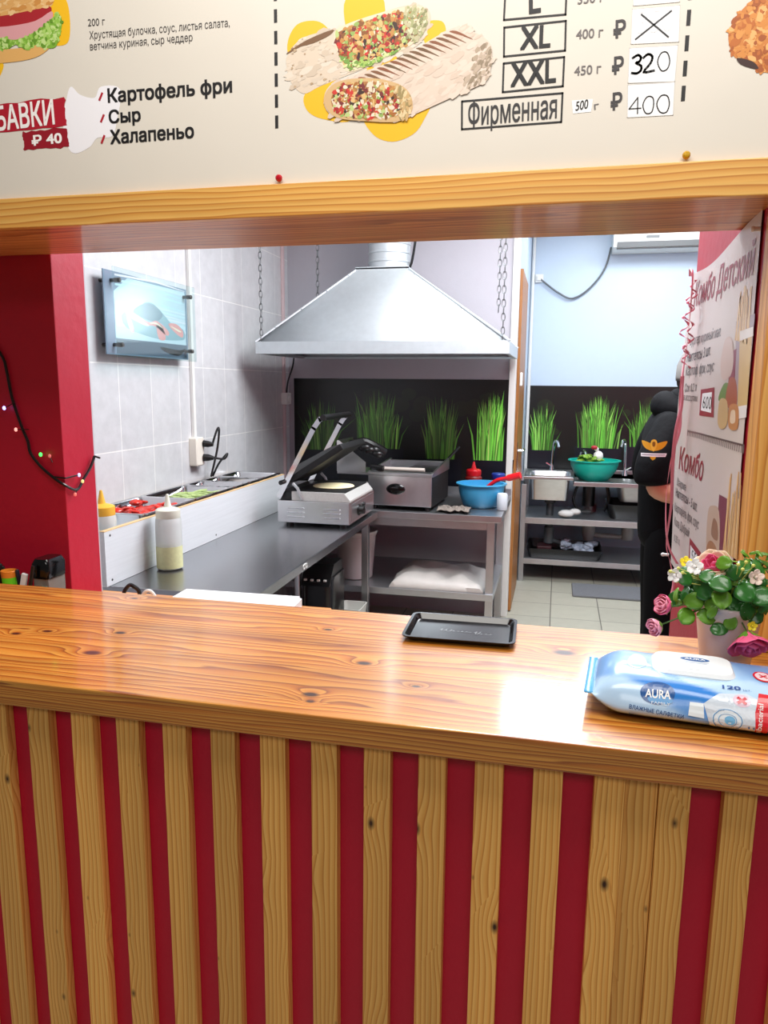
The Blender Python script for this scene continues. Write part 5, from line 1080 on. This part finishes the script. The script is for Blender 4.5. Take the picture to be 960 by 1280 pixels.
blossom([(0.229,1.270,1.291)][0],.014,(-.2,-.9,.4),WB,'white blossom next to the cream rose','blossom'); blossom([(0.198,1.260,1.277)][0],.012,(-.4,-.9,.2),WB,'white blossom at the upper left','blossom')
blossom([(0.318,1.250,1.284)][0],.013,(.2,-.9,.3),mat('blush_petal',(236,214,200),.5),'blush blossom at the right','blossom'); blossom([(0.217,1.280,1.296)][0],.010,(0,-.8,.6),YB,'yellow blossom above the white one','blossom'); blossom([(0.318,1.245,1.205)][0],.008,(0,-.9,.3),YB,'yellow blossom near the hanging rose','blossom')
q=MB()
for c in [(0.288,1.240,1.305),(0.299,1.240,1.310),(0.310,1.240,1.305),(0.295,1.240,1.298)]+[(0.203,1.260,1.289),(0.210,1.260,1.282),(0.191,1.260,1.283),(0.202,1.260,1.267)]:
    q.tube([crown,(Vector(c)+crown)/2+Vector((0,-.01,.01)),Vector(c)],.0008,5); q.sphere(c,.0032,1)
q.build('bud_sprig',mat('pale_yellow_bud',(214,214,110),.5),fp,weld=False)
stems.build('stems',mat('stem_green',(74,116,48),.5),fp,weld=False)
# ---------------- things on the ledge behind the counter ----------------
zs=.9555
tag((lambda q:(q.lathe([(.03,0),(.032,.003),(.034,.095),(.031,.095),(.029,.005),(0,.005)],(-1.405,1.63,zs),24),q.build('pen_cup',BLACKP,loc=Vector((-1.405,1.63,zs))))[1])(MB()),'black pen cup on the ledge behind the counter, nearly hidden','cup')
def pen(a,b,rad,m,lab,cat='pen',nm='pen',grp=None):
    q=MB(); a=Vector(a);b=Vector(b); d=(b-a); q.tube([a,a+d*.05,a+d*.62,a+d*.63,b-d*.02,b],[rad*.4,rad,rad,rad*1.12,rad*1.12,rad*.8],10); tag(q.build(nm,m),lab,cat,grp)
for k,(dx,dz) in enumerate(((-.014,.157),(-.004,.152),(.006,.149))):
    pen((-1.405+dx*.6,1.63,zs+.008),(-1.405+dx*1.5,1.63-.01*k+.01,zs+dz),.0042,mat('pen_black',(18,18,22),.3),'black pen standing in the cup at the left end of the ledge','pen','pen','black pens in the cup')
oc=thing('plastic_cup',(-1.361,1.60,zs),'small orange and green plastic cup among the pens','cup')
q=MB(); q.lathe([(.014,0),(.019,.131),(.018,.131),(.013,.003),(0,.003)],(-1.361,1.60,zs),24); q.build('cup_body',mat('lime_plastic',(110,214,40),.35),oc)
q=MB(); q.lathe([(.0192,.128),(.0205,.144),(.0195,.145),(.0182,.128)],(-1.361,1.60,zs),24,2,False,False); q.build('cup_rim',mat('orange_plastic',(236,140,50),.35),oc)
pen((-1.372,1.555,zs+.002),(-1.37,1.562,zs+.112),.006,mat('yellow_plastic',(240,220,40),.35),'yellow marker in front of the orange and green cup','marker','marker')
for k in range(2): pen((-1.33+.012*k,1.61,zs+.002),(-1.337+.014*k,1.60,zs+.148-.012*k),.0045,mat('pen_navy',(24,24,40),.3),('dark pen right beside the orange and green cup','dark blue pen between the cup and the white marker')[k])
q=MB(); Mm=Matrix.Translation((-1.337,1.585,zs))@Matrix.Rotation(R(14),4,'Y'); q.box((-.008,-.005,.003),(.008,.005,.148),.003,Mm); tag(q.build('white_stick',mat('white_stick_plastic',(226,228,232),.35)),'white flat stick leaning beside the black dispenser','stick')
ds=thing('black_dispenser',(-1.269,1.635,zs),'black lidded clear box at the right end of the ledge','box')
q=MB(); q.box((-1.292,1.6,zs),(-1.246,1.67,zs+.13),.006); q.build('clear_box',mat('smoky_clear_plastic',(150,146,140),.15,trans=.5,var=.1),ds)
q=MB(); q.loft([rr(-1.269,1.635,.05,.075,.01,zs+.128),rr(-1.269,1.635,.053,.078,.012,zs+.165),rr(-1.269,1.635,.042,.066,.012,zs+.178)]); q.build('lid',mat('gloss_black',(10,10,11),.12),ds)
q=MB(); q.box((-1.264,1.596,zs+.005),(-1.25,1.5995,zs+.11)); q.build('paper_strip',mat('teal_paper',(90,130,120),.5),ds)
q=MB(); q.tube([(-1.306,1.574,zs+.01),(-1.295,1.58,zs+.075),(-1.276,1.586,zs+.165)],.005,8); tag(q.build('black_stirrer',BLACKP),'black stick leaning on the black lidded box','stick')
a,b=[(-1.009,1.870,1.005),(-0.659,1.870,1.008)]
q=MB(); q.loft([[Vector(p) for p in ((a[0]+.005,1.56,.9558),(b[0]+.02,1.56,.9558),(b[0],1.87,.9558),(a[0],1.87,.9558))],[Vector(p) for p in ((a[0]+.005,1.56,a[2]),(b[0]+.02,1.56,b[2]),(b[0],1.87,b[2]),(a[0],1.87,a[2]))]]); bmesh.ops.bevel(q.bm,geom=q.bm.edges[:],offset=.006,segments=2,affect='EDGES'); tag(q.build('cutting_board',mat('white_cutting_board',(240,242,244),.35,var=.01)),'white cutting board on the ledge just behind the counter','board')
q=MB(); c=[(-1.187,1.880,0.959)][0]; q.tube([(c[0]+.024*math.cos(k*PI/12),1.88+.004*math.sin(k),.9995-.036+.034*math.sin(k*PI/12)+.002) for k in range(24)],.006,8,True); tag(q.build('cable_loop',BLACKP),'black cable loop standing on the ledge left of the white board','cable')
q=MB(); q.tube(smooth_path([(c[0]+.035,1.87,.964),(c[0]+.05,1.87,.985),(c[0]+.066,1.875,.985),(c[0]+.08,1.88,.96)],4),.005,7); tag(q.build('white_cable',WHITEP),'white cable end on the ledge beside the black cable loop','cable')
# ---------------- string of fairy lights ----------------
w1=[(-1.519,1.713,1.769),(-1.432,1.713,1.654),(-1.417,1.713,1.611),(-1.406,1.713,1.538),(-1.383,1.713,1.463),(-1.367,1.713,1.423),(-1.362,1.713,1.394),(-1.335,1.713,1.360),(-1.299,1.713,1.332),(-1.266,1.713,1.312)]; w2=[(-1.262,1.756,1.293),(-1.262,1.790,1.320),(-1.262,1.822,1.347),(-1.262,1.843,1.376)]
ls=thing('fairy_lights',w1[4],'dark string of small fairy lights drooping over the left red wall','fairy lights')
q=MB(); q.tube(smooth_path([Vector(p) for p in w1]+[Vector(p)+Vector((.003,0,0)) for p in w2],4),.0038,7)
tw=[([(-1.393,1.705,1.526),(-1.424,1.705,1.511)]),([(-1.355,1.705,1.456),(-1.392,1.705,1.455)]),([(-1.290,1.705,1.371),(-1.298,1.705,1.386)])]
for t in tw: q.tube(t,.0013,5)
q.tube([Vector(w1[-2]),Vector((-1.262,1.715,w1[-2][2]-.003)),Vector([(-1.258,1.765,1.332)][0])],.0022,6); q.tube([Vector(w2[0])+Vector((.004,0,0)),Vector([(-1.258,1.746,1.284)][0])],.0018,5); q.tube([Vector(w2[3])+Vector((.003,0,0)),Vector([(-1.255,1.833,1.375)][0])+Vector((.012,.012,-.004))],.0026,6)
q.build('wire',BLACKP,ls)
def bulb(c,col,e,lab):
    q=MB(); q.sphere(c,.0042,2,(1,1,1.3)); o=q.build('bulb',mat('bulb_'+lab.split()[0],col,.3,emit=e,var=0),ls); o['label']=lab
bulb([(-1.425,1.704,1.511)][0],(150,150,255),4,'blue bulb lit'); bulb([(-1.394,1.704,1.455)][0],(255,170,160),1.2,'pinkish bulb'); bulb([(-1.324,1.704,1.391)][0],(60,255,90),3,'green bulb lit'); bulb([(-1.297,1.704,1.388)][0],(230,120,120),.3,'reddish bulb glowing faintly'); bulb([(-1.256,1.765,1.332)][0],(190,190,255),1.5,'white bulb near the knot'); bulb([(-1.256,1.778,1.313)][0],(230,230,150),.6,'yellowish bulb near the knot'); bulb([(-1.256,1.743,1.282)][0],(230,120,110),.5,'rosy bulb at the lowest tip')  # every bulb glows, the reddish one only weakly
# ---------------- pink curling ribbon ----------------
rb_=MB(); RB=mat('pink_satin_ribbon',(236,140,158),.35,var=.1)
def strip(pts,w,tw=0):
    P_=smooth_path([Vector(p) for p in pts],8); n=len(P_); rows=[]
    for i,p in enumerate(P_):
        a=tw*i; d=Vector((math.cos(a),math.sin(a),0))*w/2; rows.append([p-d,p+d])
    vs=[[rb_.bm.verts.new(x) for x in r_] for r_ in rows]
    for A_,B_ in zip(vs,vs[1:]): rb_.bm.faces.new((A_[0],A_[1],B_[1],B_[0]))
def curl(x0,z0,z1,rad,turns,y):
    strip([(x0+rad*math.cos(k*.9)+.006*math.sin(k*.31),y+rad*.6*math.sin(k*.9),z0+(z1-z0)*k/(turns*7)) for k in range(int(turns*7)+1)],.007,.15)
tp=[(0.319,2.100,1.851),(0.318,2.100,1.711),(0.312,2.100,1.609),(0.315,2.100,1.537),(0.306,2.100,1.464),(0.304,2.100,1.379),(0.308,2.100,1.271),(0.303,2.100,1.161),(0.317,2.100,1.108),(0.329,2.100,1.046),(0.314,2.100,0.963)]
curl(tp[0][0],tp[0][2],tp[2][2]+.02,.008,6,2.1); curl(tp[0][0]-.005,tp[0][2]-.03,tp[3][2]+.12,.010,4,2.11)
strip([(.327,2.19,1.872),(.32,2.15,1.885),tp[0]]+tp[1:],.010,.06); strip([tp[2]]+[(p[0]+.012*math.sin(i*1.7),p[1]+.02,p[2]) for i,p in enumerate(tp[3:8])]+[(0.335,2.100,1.107)],.010,.05)
tag(rb_.build('pink_ribbon',RB,solid=.0006,weld=False),'pink curling ribbon hanging at the far edge of the wall poster','ribbon')
# ---------------- person ----------------
pe=thing('person',(.52,3.5,0),'person in black hooded jacket, cap and black trousers standing behind the poster wall','person')
SK=mat('skin',(200,146,116),.5,var=.05,vs=(3,3,3)); JK=mat('black_jacket_fabric',(9,10,13),.8,spec=.12,var=.25,vs=(10,10,10),bump=.3,bs=3); TR=mat('black_trouser_fabric',(7,7,9),.85,spec=.1,var=.2)
J=[(.52,3.5,.95,.095),(.51,3.5,1.12,.10),(.50,3.5,1.33,.115),(.54,3.5,1.45,.06),(.57,3.5,1.505,.05),(.60,3.5,1.575,.078),(.605,3.5,1.655,.082),
(.485,3.35,1.40,.06),(.41,3.30,1.145,.062),(.52,3.285,1.14,.058),(.66,3.28,1.155,.03),(.72,3.285,1.16,.034,.018),
(.485,3.65,1.40,.06),(.44,3.70,1.14,.052),(.55,3.68,1.145,.046),(.67,3.64,1.16,.03),(.73,3.62,1.165,.034,.018),
(.52,3.41,.86,.08),(.515,3.40,.5,.06),(.50,3.40,.10,.042),(.60,3.40,.035,.032),(.52,3.59,.86,.08),(.525,3.60,.5,.06),(.52,3.60,.10,.042),(.62,3.60,.035,.032),
(.687,3.5,1.60,.016)]
E_=[(0,1),(1,2),(2,3),(3,4),(4,5),(5,6),(2,7),(7,8),(8,9),(9,10),(10,11),(2,12),(12,13),(13,14),(14,15),(15,16),(0,17),(17,18),(18,19),(19,20),(0,21),(21,22),(22,23),(23,24),(5,25)]
for base,yy,s in ((11,3.285,-1),(16,3.62,1)):
    bx_=J[base]
    for k,(dy,ln) in enumerate(((-.028,.062),(-.010,.072),(.009,.068),(.027,.054))):
        i=len(J); J+=[(bx_[0]+.035,yy+dy,1.165,.0095),(bx_[0]+.035+ln*.5,yy+dy*1.1,1.158,.0088),(bx_[0]+.03+ln,yy+dy*1.05,1.138,.0075)]; E_+=[(base,i),(i,i+1),(i+1,i+2)]
    i=len(J); J+=[(bx_[0]-.01,yy-s*-.035,1.16,.011),(bx_[0]+.025,yy+s*.058,1.15,.0095)]; E_+=[(base,i),(i,i+1)]
skin('body',J,E_,SK,pe)
def sk(n,jj,m,ch=None): return skin(n,jj,ch or [(i,i+1) for i in range(len(jj)-1)],m,pe)
jk=skin('jacket',[(.52,3.5,.82,.155),(.515,3.5,1.0,.155),(.505,3.5,1.2,.155),(.50,3.5,1.34,.16),(.53,3.5,1.45,.11),(.545,3.5,1.49,.085),
 (.46,3.335,1.40,.095),(.412,3.30,1.28,.092),(.402,3.295,1.20,.086),(.405,3.293,1.165,.078),(.465,3.665,1.40,.095),(.43,3.695,1.28,.092),(.43,3.70,1.17,.085),(.45,3.695,1.14,.07)],[(0,1),(1,2),(2,3),(3,4),(4,5),(3,6),(6,7),(7,8),(8,9),(3,10),(10,11),(11,12),(12,13)],JK,pe)
sk('hood',[(.56,3.385,1.44,.03),(.50,3.40,1.475,.05),(.462,3.45,1.50,.064),(.452,3.5,1.505,.07),(.462,3.55,1.50,.064),(.50,3.60,1.475,.05),(.56,3.615,1.44,.03)],JK); sk('collar',[(.56,3.42,1.50,.03),(.515,3.445,1.53,.04),(.50,3.5,1.54,.045),(.515,3.555,1.53,.04),(.56,3.58,1.50,.03)],JK)
skin('trousers',[(.52,3.44,1.02,.135),(.52,3.42,.80,.128),(.51,3.40,.5,.105),(.495,3.40,.09,.085),(.52,3.56,1.02,.135),(.52,3.58,.80,.128),(.52,3.60,.5,.10),(.515,3.60,.09,.085)],[(0,1),(1,2),(2,3),(4,5),(5,6),(6,7)],TR,pe,(0,4))
for y in (3.40,3.60): sk('shoe',[(.475,y,.05,.05),(.55,y,.045,.05),(.63,y,.035,.042)],BLACKP)
q=MB(); q.lathe([(.104,1.655),(.106,1.67),(.104,1.72),(.085,1.77),(.045,1.795),(0,1.80)],(.545,3.5,0),28,2,False,True); q.loft([[Vector((.55+.1*math.cos(a),3.5+.1*math.sin(a),1.668)) for a in (-.9,-.6,-.3,0,.3,.6,.9)]+[Vector((.55+(.1+.075*math.cos(a*1.5))*math.cos(a),3.5+.1*math.sin(a),1.655)) for a in (.9,.6,.3,0,-.3,-.6,-.9)],[Vector((.55+.1*math.cos(a),3.5+.1*math.sin(a),1.674)) for a in (-.9,-.6,-.3,0,.3,.6,.9)]+[Vector((.55+(.1+.075*math.cos(a*1.5))*math.cos(a),3.5+.1*math.sin(a),1.66)) for a in (.9,.6,.3,0,-.3,-.6,-.9)]])
q.shift().build('cap',mat('grey_cap_fabric',(120,118,116),.85,var=.15,vs=(30,30,30)),pe,solid=.004)
q=MB()
for s in (-1,1): q.sphere((.628,3.5+s*.032,1.668),.011,2)
q.shift().build('eyes',mat('eye_dark',(40,30,26),.2),pe)
q=MB(); 
for s in (-1,1): q.sphere((.545,3.5+s*.084,1.65),.026,2,(.8,.35,1.2))
q.shift().build('ears',SK,pe); q=MB(); q.tube([(.616,3.475,1.603),(.625,3.5,1.602),(.616,3.525,1.603)],.006,8); q.shift().build('mouth',mat('lip_tone',(170,100,90),.5),pe)
q=MB(); q.sphere((.532,3.5,1.655),.09,3,(1,1.0,.75)); q.shift().build('hair',mat('dark_hair',(34,26,22),.7,var=.3,vs=(40,40,10)),pe)
# sleeve emblem: golden wings over a white bar
em=Print(lambda u,v,h:Vector((.41+(.097+h)*math.sin(u),3.298-(.097+h)*math.cos(u),v)),step=.0004,base=.002,refine=.02)
sc=1/.097; GO=(206,150,30)
def E2(pts,c,l): em.poly([(a*sc-.25,b+1.335) for a,b in pts],c,l)
for s in (-1,1): E2(smooth_poly([(s*.002,.012),(s*.018,.022),(s*.05,.030),(s*.046,.014),(s*.038,.004),(s*.028,-.004),(s*.010,-.010),(s*.002,-.008)],3),GO,0)
E2(smooth_poly([(-.010,.03),(.0,.036),(.010,.03),(.012,.01),(0,-.014),(-.012,.01)],3),(224,176,60),1); E2(smooth_poly([(-.006,.022),(0,.027),(.006,.022),(.004,.008),(-.004,.008)],3),(130,84,20),2)
E2([(-.052,-.022),(.052,-.020),(.048,-.034),(-.050,-.036)],(236,238,242),0); E2([(-.046,-.027),(.046,-.025),(.046,-.028),(-.046,-.030)],(120,120,128),1); E2(smooth_poly([(-.012,-.036),(.012,-.036),(0,-.05)],2),GO,0)
em.build('sleeve_emblem',pe)
